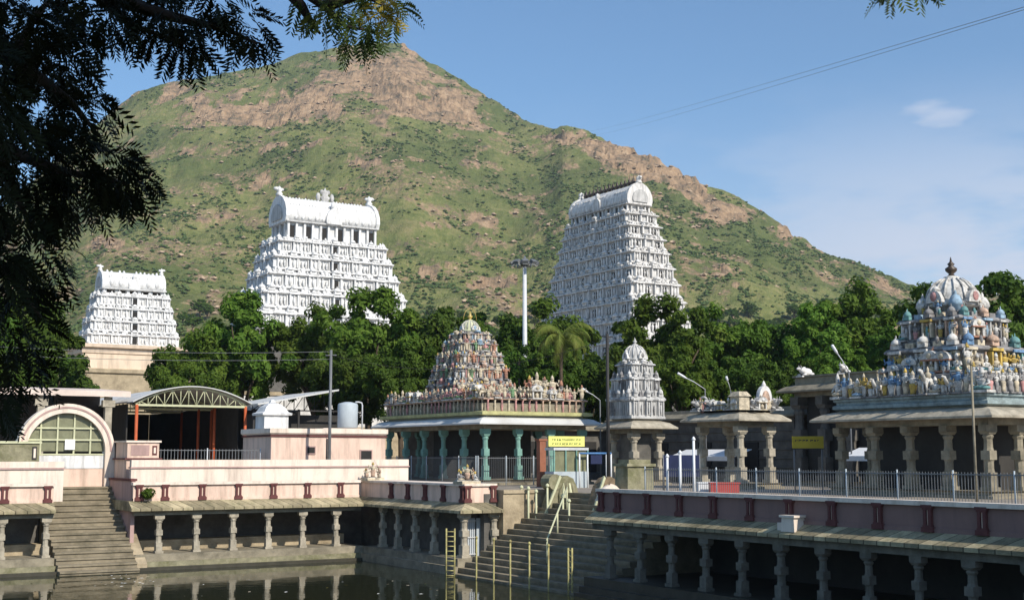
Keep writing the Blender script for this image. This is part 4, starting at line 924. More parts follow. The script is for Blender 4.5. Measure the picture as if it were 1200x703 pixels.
mat('dull_band', (.50, .48, .22), var=.25, scale=2, grime=(.22, .20, .12), gamt=.7, gscale=1.5)
def middle_pavilion():
    t, hx, hy, Z = mandapam('pillared_pavilion', 'pavilion with turquoise pillars and a steep pinkish stucco tower in front of the trees', 43.0, 53.0, 73.4, 90.0, 8.05, 4, 6, 'turquoise', 'tin_roof', .42, corekey='interior', core=.42)
    rs = random.Random(5); fm = figs(PAL_MID, 21)
    b = MB(); b.ring(0, 0, hx - .75, hy - .75, [(0, Z + .6), (.25, Z + .66), (.28, Z + .86), (0, Z + .9), (-.6, Z + .9)], 'dull_band'); b.build('painted_band', t)
    b = MB()
    for x, y, a in edge_points(hx, hy, .85, .55):
        b.lathe(x, y, [(.10, Z + .9), (.06, Z + 1.0), (.11, Z + 1.25), (.06, Z + 1.5), (.10, Z + 1.68)], 6, rs.choice(['s_flesh', 's_cream', 's_pink']))
    b.ring(0, 0, hx - .8, hy - .8, [(-.35, Z + 1.68), (.06, Z + 1.68), (.06, Z + 1.78), (-.35, Z + 1.78)], 's_flesh'); b.build('balustrade', t)
    n = 0
    for x, y, a in edge_points(hx, hy, .85, .62, (0, 3)):
        place_fig(fm, t, x, y, Z + 1.76, rs.uniform(.7, 1.05), a, rs, wide=1.25)
    for x, y, a in edge_points(hx, hy, 1.7, .8, (0, 3)):
        place_fig(fm, t, x, y, Z + 1.5, rs.uniform(.9, 1.4), a, rs, kinds=('stand', 'sit', 'shrine'), wide=1.2)
    for i in range(14):
        place_fig(fm, t, hx - 1.4 - .75 * (i % 3) , -hy + 2.0 + 1.0 * (i // 3), Z + 1.5 + .2 * (i % 3), rs.uniform(1.15, 1.75), 0, rs, kinds=('stand', 'sit', 'shrine'), wide=1.15)
    MB().ring(0, 0, hx - .9, hy - .9, [(0, Z + .7), (0, Z + 1.45)], 'granite').build('roof_slab', t)
    kf = lambda: rs.choice(PAL_MID)
    zl = [10.0, 11.35, 12.45, 13.4, 14.25, 14.95]; hl = [2.25, 2.0, 1.72, 1.4, 1.08]
    b0 = -1.0
    w = bpy.data.objects.new('stucco_tower', None); C.objects.link(w); w.parent = t; w.location = (b0, 0.0, 0)
    vimana(w, [(hl[i], zl[i] - GZ, zl[i + 1] - GZ) for i in range(5)], kf, .62, .16, 31, 's_grey')
    for i in range(5):
        for x, y, a in edge_points(hl[i], hl[i], -.16, .75, (0, 3)):
            place_fig(fm, w, x, y, zl[i] - GZ + .1, (zl[i + 1] - zl[i]) * rs.uniform(.7, .95), a, rs, kinds=('stand', 'sit'), wide=1.2)
    dome(w, .62, 15.0 - GZ, 15.95 - GZ, 12, ['cream_green', 's_white', 's_sky'], .62, 'gold')
    # wire hoop over the top of the tower
    MB().tube([(.55 * math.cos(a), 0, 15.9 - GZ + .85 * math.sin(a)) for a in [math.pi * i / 12 for i in range(13)]], .02, 5, 'gold').build('lamp_hoop', w)
middle_pavilion()

mat('band_grey', (.27, .33, .33), var=.3, scale=3, grime=(.09, .10, .09), gamt=.8, gscale=2)
def right_pavilion():
    t, hx, hy, Z = mandapam('pillared_pavilion', 'large granite pavilion with a multicoloured domed stucco tower at the right edge', 49.0, 60.0, 37.9, 49.3, 7.7, 5, 5, 'granite', 'pale_granite', .50, corekey='interior', core=.6, over=1.0)
    rs = random.Random(8); fm = figs(PAL_RIGHT, 40)
    MB().ring(0, 0, hx - 1.0, hy - 1.0, [(0, Z + .6), (.15, Z + .66), (.15, Z + .82), (0, Z + .88), (0, Z + 1.0), (.12, Z + 1.05), (.12, Z + 1.16), (-.2, Z + 1.2)], 'band_grey').build('painted_band', t)
    for s, st in ((0, .48), (3, .46)):
        for i, (x, y, a) in enumerate(edge_points(hx, hy, .95, st, (s,))):
            place_fig(fm, t, x, y, Z + 1.18, rs.uniform(.95, 1.35), a, rs, wide=1.0 if i % 3 else 1.25)
    kf = lambda: rs.choice(PAL_RIGHT)
    w = bpy.data.objects.new('stucco_tower', None); C.objects.link(w); w.parent = t; w.location = (-.95, -.1, 0)
    zz = lambda z: z - GZ
    MB().ring(0, 0, 2.75, 2.75, [(-.2, Z + .8), (-.2, zz(9.6)), (.2, zz(9.7)), (.2, zz(9.9)), (-.2, zz(10.0))], 's_grey').build('tower_base', w)
    vimana(w, [(2.2, zz(9.9), zz(11.65)), (1.72, zz(11.65), zz(13.1))], kf, .95, .30, 51, 's_grey')
    for (h, z0, z1) in ((2.15, 9.9, 11.65), (1.65, 11.65, 13.1), (2.4, 9.75, 10.9)):
        for x, y, a in edge_points(h, h, -.30, .72, (0, 3)):
            place_fig(fm, w, x, y, zz(z0) + .1, (z1 - z0) * rs.uniform(.5, .74), a, rs, kinds=('stand', 'sit', 'shrine'), wide=1.2)
    for i in range(8):
        a = math.tau * i / 8 + .2; place_fig(fm, w, 1.5 * math.cos(a), 1.5 * math.sin(a), zz(13.05), .75, a + R_(90), rs, kinds=('sit', 'stand'), wide=1.2)
    dome(w, 1.18, zz(13.45), zz(15.15), 16, ['s_white', 's_white', 's_pink'], .95, 'bronze')
    for i in range(4):
        a = math.tau * (i + .5) / 4; b = MB(); b.T = Matrix.Rotation(a, 4, 'Z')
        b.lathe(1.45, 0, [(.25, zz(13.1)), (.30, zz(13.45)), (.37, zz(13.5)), (.33, zz(13.72)), (.20, zz(13.95)), (.07, zz(14.02)), (.08, zz(14.1)), (.01, zz(14.25))], 8, ['s_cream', 's_white', 's_sky', 's_white'][i]); b.build('corner_shrine', w)
right_pavilion()

def small_pavilions():
    t, hx, hy, Z = mandapam('pillared_pavilion', 'small open granite pavilion with white bull statues and an arched niche on its flat roof', 50.8, 55.0, 56.8, 62.2, 8.0, 2, 2, 'pale_granite', 'pale_granite', .5, over=.8)
    MB().ring(0, 0, hx - .9, hy - .9, [(0, Z + .5), (0, Z + .85)], 'pale_granite').build('roof_slab', t)
    for (x, y, s, rz) in ((-hx + .95, hy - .9, 1.15, -90), (-hx + .95, .5, 1.2, -90), (hx - .7, -hy + .9, 1.25, 0), (-.35, -hy + .9, 1.1, 0)): bull(t, x, y, Z + .66, s, R_(rz), 'grey_stucco')
    b = MB(); b.cbox(-hx + 1.0, -hy + 1.0, Z + .66, .8, .8, .8, 's_cream'); b.frus(-hx + .5, -hx + 1.5, -hy + .5, -hy + 1.5, Z + 1.46, -hx + .7, -hx + 1.3, -hy + .7, -hy + 1.3, Z + 1.75, 's_cream'); b.build('corner_shrine', t)
    b = MB(); b.cbox(.75, -hy + .9, Z + .66, 1.0, .4, .35, 's_cream'); b.extr([(.75 + .52 * math.cos(a), Z + 1.3 + .85 * math.sin(a)) for a in [math.pi * i / 12 for i in range(-2, 15)]], 'y', -hy + .75, -hy + 1.05, 'old_stucco')
    b.extr([(.75 + .3 * math.cos(a), Z + 1.3 + .55 * math.sin(a)) for a in [math.pi * i / 12 for i in range(-2, 15)]], 'y', -hy + .70, -hy + .75, 's_flesh'); b.lathe(.75, -hy + .9, [(.12, Z + 2.1), (.15, Z + 2.2), (.02, Z + 2.45)], 6, 'old_stucco'); b.build('arched_niche', t)
    b = MB(); b.tube([(-hx + 1.0 , 1.6 + .45 * math.cos(a), Z + 1.0 + .55 * math.sin(a)) for a in [math.pi * (i / 10 - .15) for i in range(10)]], .07, 6, 's_white'); b.ball(-hx + 1.0, 1.6, Z + .9, .22, .25, .4, 's_pink'); b.build('haloed_figure', t)
    fm = figs(['grey_stucco', 'old_stucco', 's_grey', 's_cream'], 91); rs = random.Random(14)
    for x, y, a in edge_points(hx, hy, .75, .7, (0, 3)): place_fig(fm, t, x, y, Z + .66, rs.uniform(.55, .95), a, rs, wide=1.3)
    # grey stucco tower on low pillars
    t, hx, hy, Z = mandapam('shrine_tower', 'grey weathered tiered shrine tower standing on low granite pillars beside the dark pole', 51.4, 55.4, 68.0, 72.2, 7.75, 2, 2, 'pale_granite', 'pale_granite', .5, over=.8, corekey='dark_granite', core=.35)
    z0 = Z + .68
    vimana(t, [(1.32, z0, z0 + 1.75), (1.10, z0 + 1.75, z0 + 3.0), (.85, z0 + 3.0, z0 + 3.9)], lambda: random.choice(['old_stucco', 'grey_stucco', 'grey_stucco', 's_grey']), .62, .18, 77)
    dome(t, .72, z0 + 3.95, z0 + 5.15, 12, ['grey_stucco', 'old_stucco', 's_grey'], .45, 'grey_stucco')
    # taller hall with two white bulls on the roof, behind
    t, hx, hy, Z = mandapam('pillared_pavilion', 'tall shaded granite hall with two white bulls on the roof, left of the coloured tower', 60.0, 70.0, 54.5, 63.4, 10.1, 4, 4, 'dark_granite', 'granite', .7, over=.9, corekey='interior', core=.7)
    MB().ring(0, 0, hx - .9, hy - .9, [(0, Z + .5), (0, Z + .95), (.12, Z + 1.0), (.12, Z + 1.1), (-.2, Z + 1.1)], 'granite').build('roof_slab', t)
    bull(t, -hx + 1.2, hy - 1.6, Z + 1.0, 1.15, R_(-90), 'old_stucco'); bull(t, -hx + 1.2, hy - 5.0, Z + 1.0, 1.15, R_(-60), 'old_stucco')
small_pavilions()

def back_halls():
    t = thing('stone_hall', 'long low shaded stone hall with banded walls behind the small pavilions', 'hall', (68, 74, GZ))
    b = MB(); b.ring(0, 0, 6, 10.2, [(.2, .004), (.2, .5), (0, .6)] + sum([[(0, .6 + .62 * i), (.0, 1.1 + .62 * i), (.07, 1.13 + .62 * i), (.07, 1.2 + .62 * i)] for i in range(6)], []) + [(0, 4.5), (.0, 4.6)], 'dark_granite'); b.build('wall', t)
    MB().ring(0, 0, 6.6, 10.8, [(-.6, 4.55), (0, 4.6), (0, 4.72), (-.5, 5.05), (-.6, 5.3), (-.9, 5.3)], 'granite').build('eave', t)
    for y in (-6, -1, 4):
        b = MB(); b.box(-6.12, -6.0, y - .7, y + .7, .6, 2.9, 'opening'); b.build('doorway', t)
    t = thing('stone_hall', 'dark stone hall behind the green pillared pavilion under the trees', 'hall', (62, 96, GZ))
    MB().ring(0, 0, 9, 8, [(.2, .004), (.2, .5), (0, .6), (0, 4.0)], 'dark_granite').build('wall', t)
    MB().ring(0, 0, 9.6, 8.6, [(-.6, 3.95), (0, 4.0), (0, 4.12), (-.5, 4.45), (-.6, 4.7), (-.9, 4.7)], 'granite').build('eave', t)
    for x in (-5, 0, 5): MB().box(x - .8, x + .8, -8.12, -8.0, .6, 3.1, 'opening').build('doorway', t)
    t = thing('stone_hall', 'dark stone hall behind the large granite pavilion at the right edge', 'hall', (76, 40, GZ))
    MB().ring(0, 0, 7, 13, [(.2, .004), (.2, .5), (0, .6), (0, 4.6)], 'dark_granite').build('wall', t)
    MB().ring(0, 0, 7.6, 13.6, [(-.6, 4.55), (0, 4.6), (0, 4.72), (-.5, 5.05), (-.6, 5.3), (-.9, 5.3)], 'granite').build('eave', t)
    for y in (-8, -3, 2, 7): MB().box(-7.12, -7.0, y - .8, y + .8, .6, 3.1, 'opening').build('doorway', t)
    # pale cloth awnings in front of the halls
    for (x, y0, y1, z, lab) in ((59.0, 66.5, 73.5, 6.05, 'long pale cloth awning behind the grey shrine tower'), (58.2, 50.3, 56.0, 6.1, 'pale cloth awning beside the yellow signboard')):
        t = thing('awning', lab, 'awning', (x, y0, GZ))
        MB().add([(0, 0, z - GZ - .15), (1.6, 0, z - GZ + .35), (1.6, y1 - y0, z - GZ + .35), (0, y1 - y0, z - GZ - .15), (0, 0, z - GZ - .19), (1.6, 0, z - GZ + .31), (1.6, y1 - y0, z - GZ + .31), (0, y1 - y0, z - GZ - .19)],
                 [(0, 1, 2, 3), (7, 6, 5, 4), (0, 4, 5, 1), (1, 5, 6, 2), (2, 6, 7, 3), (3, 7, 4, 0)], 'white_cloth').build('canopy', t)
        MB().box(-.03, .0, 0, y1 - y0, z - GZ - .45, z - GZ - .16, 'white_cloth').build('valance', t)
        for y in (.1, (y1 - y0) / 2, y1 - y0 - .1): MB().tube([(.1, y, 0), (.1, y, z - GZ - .2)], .035, 6, 'steel').build('pole', t)
back_halls()

# ------------------------------------------------------------------ sheds, house and gear on the left
def compound_wall():
    t = thing('compound_wall', 'whitewashed compound wall glimpsed under the tree crowns behind the sheds', 'wall', (57, 136, GZ))
    MB().box(-14, 14, -.4, .4, .004, 8.6, 'old_stucco').build('wall', t); MB().box(-14.1, 14.1, -.55, .55, 8.6, 9.0, 'sandstone').build('coping', t)
    MB().box(-14, 14, -.52, -.4, .004, 5.2, 'sandstone').build('lower_course', t)
compound_wall()
def left_buildings():
    # barrel-roofed shed with white truss and red posts
    x0, x1, yf, yb = 26.4, 35.0, 95.5, 122.0; L = x1 - x0; ze = zat(474, 98) - GZ
    t = thing('market_shed', 'open shed with curved white truss front and orange red posts', 'shed', ((x0 + x1) / 2, yf, GZ))
    n = 22; rise = 1.25
    arc = lambda u: rise * (1 - (u / (L / 2)) ** 2)
    poly = [(-L / 2 - .3 + (L + .6) * i / n, ze + .05 + arc((-L / 2 + L * i / n))) for i in range(n + 1)]
    poly2 = [(a, z + .07) for a, z in poly]
    MB().extr(poly + poly2[::-1], 'y', -.4, yb - yf, 'tin_roof').build('curved_roof', t)
    for k, yy in enumerate((0, 8, 16)):
        b = MB(); b.box(-L / 2, L / 2, yy - .06, yy + .06, ze - .2, ze - .05, 'cream_green')
        b.tube([(-L / 2 + L * i / n, yy, ze - .04 + arc(-L / 2 + L * i / n)) for i in range(n + 1)], .07, 6, 'cream_green')
        m = 14
        for i in range(m):
            u = -L / 2 + L * (i + .5) / m; v = -L / 2 + L * (i + 1) / m
            b.tube([(u, yy, ze - .1), (u, yy, ze - .04 + arc(u))], .035, 5, 'cream_green')
            if i < m - 1: b.tube([(u if i % 2 else v + L / m / 2, yy, ze - .1), (v + L / m / 2 if i % 2 else u, yy, ze - .04 + arc(v + L / m / 2 if i % 2 else u))], .03, 5, 'cream_green')
        b.build('truss', t)
    for x, y in ((-L / 2 + .1, 0), (L / 2 - .1, 0), (L / 2 - 1.2, 4), (L / 2 - 1.2, 8), (-L / 2 + .1, 8), (L / 2 - .1, 8), (-L / 2 + .1, 16), (L / 2 - .1, 16)):
        MB().tube([(x, y, .02), (x, y, ze - .1)], .12, 8, 'orange_paint').build('post', t)
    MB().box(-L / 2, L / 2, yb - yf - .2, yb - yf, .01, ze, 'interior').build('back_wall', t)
    b = MB(); b.box(-L / 2 - .1, -L / 2, 2, yb - yf - .25, .01, ze, 'interior'); b.build('side_wall', t)  # side walls added to keep the shed dark inside
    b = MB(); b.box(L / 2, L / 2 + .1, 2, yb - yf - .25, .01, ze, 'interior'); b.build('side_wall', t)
    # flat roofed walkway to the left of it
    za = zat(468, 100) - GZ
    t = thing('covered_walkway', 'flat roofed walkway with pale pink roof edge between the arched gate and the shed', 'walkway', (22.2, 96.5, GZ))
    MB().extr([(0, za), (0, za + .42), (9, za + 1.0), (9, za + .6)], 'x', -8.5, 4.1, 'pale_roof').build('roof', t)
    for x in (-6.6, -2.2, 2.6):
        b = MB(); b.cbox(x, .6, .01, .5, .5, za - .02, 'pale_granite'); b.cbox(x, .55, za - .75, .9, .5, .5, 'pale_granite'); b.build('pillar', t)
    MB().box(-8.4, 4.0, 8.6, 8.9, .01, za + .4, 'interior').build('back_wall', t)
    # lean-to shed right of the truss shed
    zl, zr = zat(474, 97) - GZ, zat(456, 99) - GZ
    t = thing('lean_to_shed', 'lean-to shed with slanting white tin roof over dark trusses behind the pink house', 'shed', (38.7, 95.0, GZ))
    MB().extr([(-3.6, zl), (3.1, zr), (3.1, zr + .12), (-3.6, zl + .12)], 'y', -1.6, 10, 'tin_roof').build('roof', t)
    b = MB(); b.box(-3.5, 4.4, -.05, .05, zl - .35, zl - .25, 'dark_metal')
    for i in range(8):
        u = -3.4 + i * .85; zz = zl + (zr - zl) * (u + 3.6) / 6.7
        b.tube([(u, 0, zl - .3), (u, 0, zz)], .035, 5, 'dark_metal'); b.tube([(u, 0, zl - .3), (u + .85, 0, min(zz + .3, zr))], .03, 5, 'dark_metal')
    b.build('truss', t)
    for x in (-3.3, 0.4, 3.9): MB().tube([(x, 0, .01), (x, 0, zl - .2)], .09, 7, 'dark_metal').build('post', t)
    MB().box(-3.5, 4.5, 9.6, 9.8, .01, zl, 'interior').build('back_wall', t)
    MB().box(-3.4, 4.4, 1.2, 1.3, .01, zl - .6, 'interior').build('dark_sheet', t)  # near-black sheet added to stand for the shade under the roof
    # pink flat-roofed house
    x0, x1, y0, y1 = 28.4, 36.0, 73.2, 78.0; h = zat(502, 78.5) - GZ
    t = thing('small_house', 'small pink flat roofed house with two dark square windows behind the long parapet', 'house', ((x0 + x1) / 2, (y0 + y1) / 2, GZ))
    hx, hy = (x1 - x0) / 2, (y1 - y0) / 2
    MB().ring(0, 0, hx, hy, [(0, .01), (0, h - .5)], 'pink').build('wall', t)
    MB().ring(0, 0, hx, hy, [(-.2, h - .5), (.08, h - .5), (.08, h - .42), (.0, h - .40)], 'maroon').build('band', t)
    MB().ring(0, 0, hx, hy, [(-.25, h - .38), (.02, h - .38), (.12, h - .28), (.12, h), (-.1, h), (-.12, h - .2), (-.3, h - .22)], 'pale_pink').build('roof', t)
    for x, z, s in ((-hx + 2.55, h - 1.55, .62), (hx - 1.35, h - 1.95, .85)):
        b = MB(); b.cbox(x, -hy - .03, z, s, .08, s * .8, 'dusk_pink'); f = b.build('window_frame', t)
        b = MB(); b.cbox(x, -hy - .08, z + .07, s - .14, .02, s * .8 - .14, 'opening'); b.build('pane', f)
    MB().tube([(-hx + 3.6, -hy - .06, .5), (-hx + 3.6, -hy - .06, h - .6)], .045, 6, 'dark_metal').build('drainpipe', t)
    t = thing('roof_kiosk', 'small white domed kiosk standing on the roof of the pink house', 'kiosk', (29.2, 75.2, GZ + h - .1))
    b = MB(); b.cbox(0, 0, -.1, 1.55, 1.5, 1.0, 'white_stucco'); b.build('body', t)
    b = MB(); b.ring(0, 0, .78, .75, [(-.1, .9), (.16, .92), (.18, 1.04), (.0, 1.12), (-.18, 1.42), (-.4, 1.6), (-.6, 1.68), (-.66, 1.85), (-.72, 1.9)], 'white_stucco'); b.build('roof', t)
    q = at(415, 81.5); t = thing('water_tank', 'grey blue water tank on a low stand on the roof of the pink house', 'water tank', (35.2, 77.2, GZ + h - .2))
    b = MB(); b.lathe(0, 0, [(.62, .35), (.66, .4), (.66, 1.85), (.6, 1.95), (.2, 2.05)], 14, 'tank_paint'); b.build('tank', t)
    b = MB(); b.cbox(-.7, 0, -.02, 2.6, 1.4, .34, 'pale_roof'); b.build('stand', t)
    b = MB(); b.tube([(.95, -.2, .0), (.95, -.2, 1.85), (.9, -.2, 2.0), (.7, -.2, 2.05), (.45, -.2, 2.05)], .05, 7, 'light_steel'); b.build('pipe', t)
left_buildings()

# ------------------------------------------------------------------ poles, lamps, wires, signs
def catenary(a, b, sag, n=24):
    a, b = Vector(a), Vector(b); return [tuple(a.lerp(b, i / n) - Vector((0, 0, 4 * sag * (i / n) * (1 - i / n)))) for i in range(n + 1)]
def poles():
    q = at(387.5, 76.6); zt = zat(410, 76.6) - GZ
    t = thing('utility_pole', 'slim grey utility pole with small crossarm in front of the pink house', 'pole', (q.x, q.y, GZ))
    MB().tube([(0, 0, 0), (0, 0, zt)], [.11, .085], 8, 'steel').build('pole', t); MB().tube([(-.35, 0, zt - .35), (.35, 0, zt - .3)], .04, 6, 'steel').build('crossarm', t)
    top = Vector((q.x, q.y, GZ + zt))
    far = at(-160, 70, zat(394, 70))
    for i, (dz, lab) in enumerate(((-.1, 'upper of the two wires running left from the utility pole'), (-.55, 'lower of the two wires running left from the utility pole'))):
        o = MB().tube(catenary(top + Vector((0, 0, dz)), far + Vector((0, 0, dz)), .35), .014, 5, 'steel').build('wire'); tag(o, lab, 'wire', 'wires at the left')
    q = at(712, 68.0); zt = zat(391, 68) - GZ
    t = thing('utility_pole', 'tall dark pole in front of the grey shrine tower', 'pole', (q.x, q.y, GZ))
    MB().tube([(0, 0, 0), (0, 0, zt)], [.10, .08], 8, 'dark_metal').build('pole', t); MB().tube([(-.3, .1, zt - .15), (.3, -.1, zt - .15)], .04, 6, 'dark_metal').build('crossarm', t)
    d0 = Vector((q.x, q.y, GZ + zt))
    o = MB().tube(catenary(top + Vector((0, 0, -.3)), d0 + Vector((0, 0, -.3)), 1.2), .012, 4, 'dark_metal').build('wire'); tag(o, 'thin dark wire slung between the utility pole and the tall dark pole', 'wire')
    q = at(1138.5, 45.5); zt = zat(428, 45.5) - GZ
    t = thing('lamp_pole', 'thin pale pole behind the fence in front of the large granite pavilion', 'pole', (q.x, q.y, GZ))
    MB().tube([(0, 0, 0), (0, 0, zt)], [.05, .04], 8, 'granite').build('pole', t); b = MB(); b.lathe(0, 0, [(.05, zt), (.07, zt + .04), (.03, zt + .12), (.005, zt + .2)], 7, 'granite'); b.build('cap', t)
    # high floodlight mast
    q = at(615, 118.0); zt = zat(306, 118) - GZ
    t = thing('floodlight_mast', 'tall white floodlight mast with a ring of lamps rising above the trees', 'mast', (q.x, q.y, GZ))
    MB().tube([(0, 0, 0), (0, 0, zt)], [.30, .17], 12, 'light_steel').build('mast', t)
    b = MB(); b.lathe(0, 0, [(.3, zt - .5), (.45, zt - .3), (.45, zt), (.15, zt + .25), (.03, zt + .5)], 10, 'steel')
    b.tube([(1.0 * math.cos(a), 1.0 * math.sin(a), zt - .1) for a in [math.tau * i / 18 for i in range(19)]], .05, 5, 'steel')
    for i in range(4):
        a = math.tau * i / 4; b.tube([(0, 0, zt - .1), (1.0 * math.cos(a), 1.0 * math.sin(a), zt - .1)], .04, 5, 'steel')
    b.build('head_ring', t)
    for i in range(9):
        a = math.tau * i / 9; b = MB(); b.T = Matrix.Rotation(a, 4, 'Z') @ Matrix.Translation((1.18, 0, zt - .15)) @ Matrix.Rotation(R_(35), 4, 'Y')
        b.cbox(0, 0, -.2, .42, .5, .32, 'steel'); b.cbox(.02, 0, -.24, .38, .44, .04, 'paper'); b.build('floodlight', t)
    # slender wooden pole beside the mast
    q = at(608, 112.0); o = MB().tube([(0, 0, 0), (0, 0, zat(415, 112) - GZ)], .10, 7, 'bark').build('wooden_pole', None, (q.x, q.y, GZ)); tag(o, 'short brown wooden pole just left of the floodlight mast', 'pole')
    def street_lamp(px0, py0, px1, py1, D, label, hk='white_cloth'):
        a = at(px1, D, zat(py1, D)); h = at(px0, D - .6, zat(py0, D - .6))
        t = thing('street_lamp', label, 'street lamp', (a.x, a.y, GZ)); lo = a - Vector((a.x, a.y, GZ)); e = h - Vector((a.x, a.y, GZ)); d = (e - lo)
        MB().tube([(0, 0, 0), tuple(lo)], [.055, .045], 7, 'steel').build('pole', t)
        MB().tube([tuple(lo), tuple(lo + d * .4 + Vector((0, 0, .06))), tuple(lo + d * .72)], .03, 6, 'light_steel').build('arm', t)
        b = MB(); b.tube([tuple(lo + d * .66), tuple(lo + d * .76), tuple(lo + d * .98), tuple(e)], [.04, .085, .09, .04], 8, hk); b.build('lamp_head', t)
    street_lamp(682, 455, 703, 469, 92, 'street lamp on a slanting white arm left of the dark pole')
    street_lamp(794, 437, 826, 456, 90, 'street lamp with drooping arm above the small bull topped pavilion')
    street_lamp(976, 404, 995, 436, 78, 'street lamp with long white head leaning left of the coloured tower')
    street_lamp(851, 441, 856, 458, 92, 'small round white lamp on a short arm against the trees')
    # the pair of wires crossing the sky
    # the line spans from a pole out of sight at the right up to the ridge of the hill
    px_, py_, X_, Y_, Z_ = (HILL[k] for k in ('px', 'py', 'X', 'Y', 'Z')); k = int(np.argmin(np.abs(px_ - 648))); j = int(np.argmax(py_[:, k] <= 152))
    g = Vector((X_[j, k], Y_[j, k], Z_[j, k] + .5)); e = at(1330, 44, zat(-22, 44))
    for i, (dz, lab) in enumerate(((0, 'upper of the two thin cables sagging across the sky'), (-.07, 'lower of the two thin cables sagging across the sky'))):
        pts = []
        for n in range(81): u = (n / 80) ** 3; pts.append(tuple(e.lerp(g, u) + Vector((0, 0, dz - 4 * (6.0 + 2.2 * i) * u * (1 - u)))))
        o = MB().tube(pts, .013, 4, 'steel').build('cable'); tag(o, lab, 'cable', 'cables across the sky')
poles()

def signs():
    def board(name, label, px0, px1, py0, py1, D, key, ink, rz, seed, lines=2, posts=True, back=None):
        c = at((px0 + px1) / 2, D); w = (px1 - px0) / F * D / max(.5, abs(math.cos(R_(HEAD) + rz))); z0, z1 = zat(py1, D), zat(py0, D)
        t = thing(name, label, 'sign', (c.x, c.y, z0), rz); h = z1 - z0
        MB().box(-w / 2, w / 2, -.03, .03, 0, h, key).build('board', t)
        MB().box(-w / 2 - .04, w / 2 + .04, -.02, .05, -.05, -.002, 'dark_metal').build('frame', t)
        rs = random.Random(seed); b = MB()
        if lines:
            for j in range(lines):
                z = h * (.80 - j * .40) - .1; x = -w * .40
                while x < w * .40:
                    g = rs.uniform(.08, .16); hh = h * .18
                    b.box(x, x + g * .25, -.038, -.032, z - hh / 2, z + hh / 2, ink); b.box(x + g * .3, x + g, -.038, -.032, z + hh * rs.uniform(-.5, .2), z + hh * rs.uniform(.3, .5), ink)
                    x += g + rs.uniform(.03, .12)
            b.build('lettering', t)
        if posts:
            for s in (-1, 1): MB().tube([(s * (w / 2 - .1), .09, GZ - z0), (s * (w / 2 - .1), .09, h)], .05, 6, 'steel').build('post', t)
    board('signboard', 'bright yellow signboard with green lettering at the right end of the green pillared pavilion', 642, 685, 511, 523, 84, 'sign_yellow', 'sign_ink', 0, 1)
    board('signboard', 'dull olive yellow signboard in the shade left of the large granite pavilion', 927, 962, 511, 525, 70, 'sign_olive', 'dark_metal', R_(-45), 2, lines=1)
    # blue and white barrier gate
    q = at(697, 80.0); t = thing('barrier_frame', 'blue topped white pipe barrier below the yellow signboard', 'barrier', (q.x, q.y, GZ))
    w = 1.2; h = zat(531, 80) - GZ
    MB().tube([(-w, 0, h), (w, 0, h)], .07, 6, 'blue_paint').build('top_rail', t)
    for x in (-w, -.5 * w, .7 * w, w): MB().tube([(x, 0, 0), (x, 0, h)], .05, 6, 'white_cloth').build('post', t)
    MB().box(-.3 * w, .4 * w, -.03, .03, h - .65, h - .1, 'navy_cloth').build('banner', t)
    q = at(668, 79.5); t = thing('ticket_booth', 'pale blue glazed booth under the yellow signboard', 'booth', (q.x, q.y + .4, GZ))
    b = MB(); b.box(-1.3, 1.3, -.5, .5, .004, 1.0, 'tank_paint'); b.build('counter', t)
    b = MB(); b.box(-1.3, 1.3, -.5, .5, 2.3, 2.45, 'light_steel'); b.build('top', t)
    for x in (-1.25, -.4, .4, 1.25): MB().box(x - .04, x + .04, -.5, -.42, 1.0, 2.3, 'turquoise').build('post', t)
    MB().box(-1.2, 1.2, -.40, -.38, 1.0, 2.3, 'curtain_glass').build('pane', t)
    q = at(634, 82); t = thing('brown_post', 'reddish brown boxed post left of the yellow signboard', 'post', (q.x, q.y, GZ)); MB().cbox(0, 0, 0, .45, .4, 2.9, 'orange_brown').build('post', t); MB().cbox(0, 0, 2.9, .65, .5, .12, 'orange_brown').build('cap', t)
    # white mound and clutter behind the left end of the right parapet
    rs = random.Random(3)
    def heap(px, py, D, rx, rz_, key, name, label, cat):
        q = at(px, D, GZ); b = MB(); n, m = 12, 7; v = []; f = []
        for i in range(m + 1):
            a = math.pi / 2 * i / m
            for j in range(n):
                t_ = math.tau * j / n; k = 1 + rs.uniform(-.13, .13); v.append((rx * math.cos(a) * math.cos(t_) * k, rx * .6 * math.cos(a) * math.sin(t_) * k, rz_ * math.sin(a) * (1 + rs.uniform(-.06, .06))))
        for i in range(m):
            for j in range(n): f.append((n * i + j, n * i + (j + 1) % n, n * i + n + (j + 1) % n, n * i + n + j))
        b.add(v, f, key, True); tag(b.build(name, None, (q.x, q.y, GZ)), label, cat)
    heap(714, 566, 57.5, .7, .70, 'pale_pink', 'covered_mound', 'smooth cream coloured mound behind the left end of the right parapet', 'mound')
    q = at(742, 58); b = MB(); b.frus(-.75, .75, -.5, .5, 0, -.7, .7, -.45, .45, 1.5, 'mossy_stone'); b.box(-.8, .8, -.55, .55, 1.5, 1.62, 'mossy_stone'); b.box(-.6, .6, -.4, .4, 1.62, 1.8, 'mossy_stone')
    tag(b.build('stone_altar', None, (q.x, q.y, GZ)), 'mossy square stone altar block behind the fence below the grey shrine tower', 'altar')
    for px, D, key, lab, w in ((846, 68, 'red_plastic', 'low red chest on the ground inside the small pavilion', .75), (826, 69, 'white_cloth', 'low white chest left of the red one inside the small pavilion', .5)):
        q = at(px, D); t = thing('low_chest', lab, 'chest', (q.x, q.y, GZ), R_(-30)); MB().box(-w, w, -.3, .3, .04, .5, key).build('body', t); MB().box(-w - .04, w + .04, -.34, .34, .5, .58, key).build('lid', t)
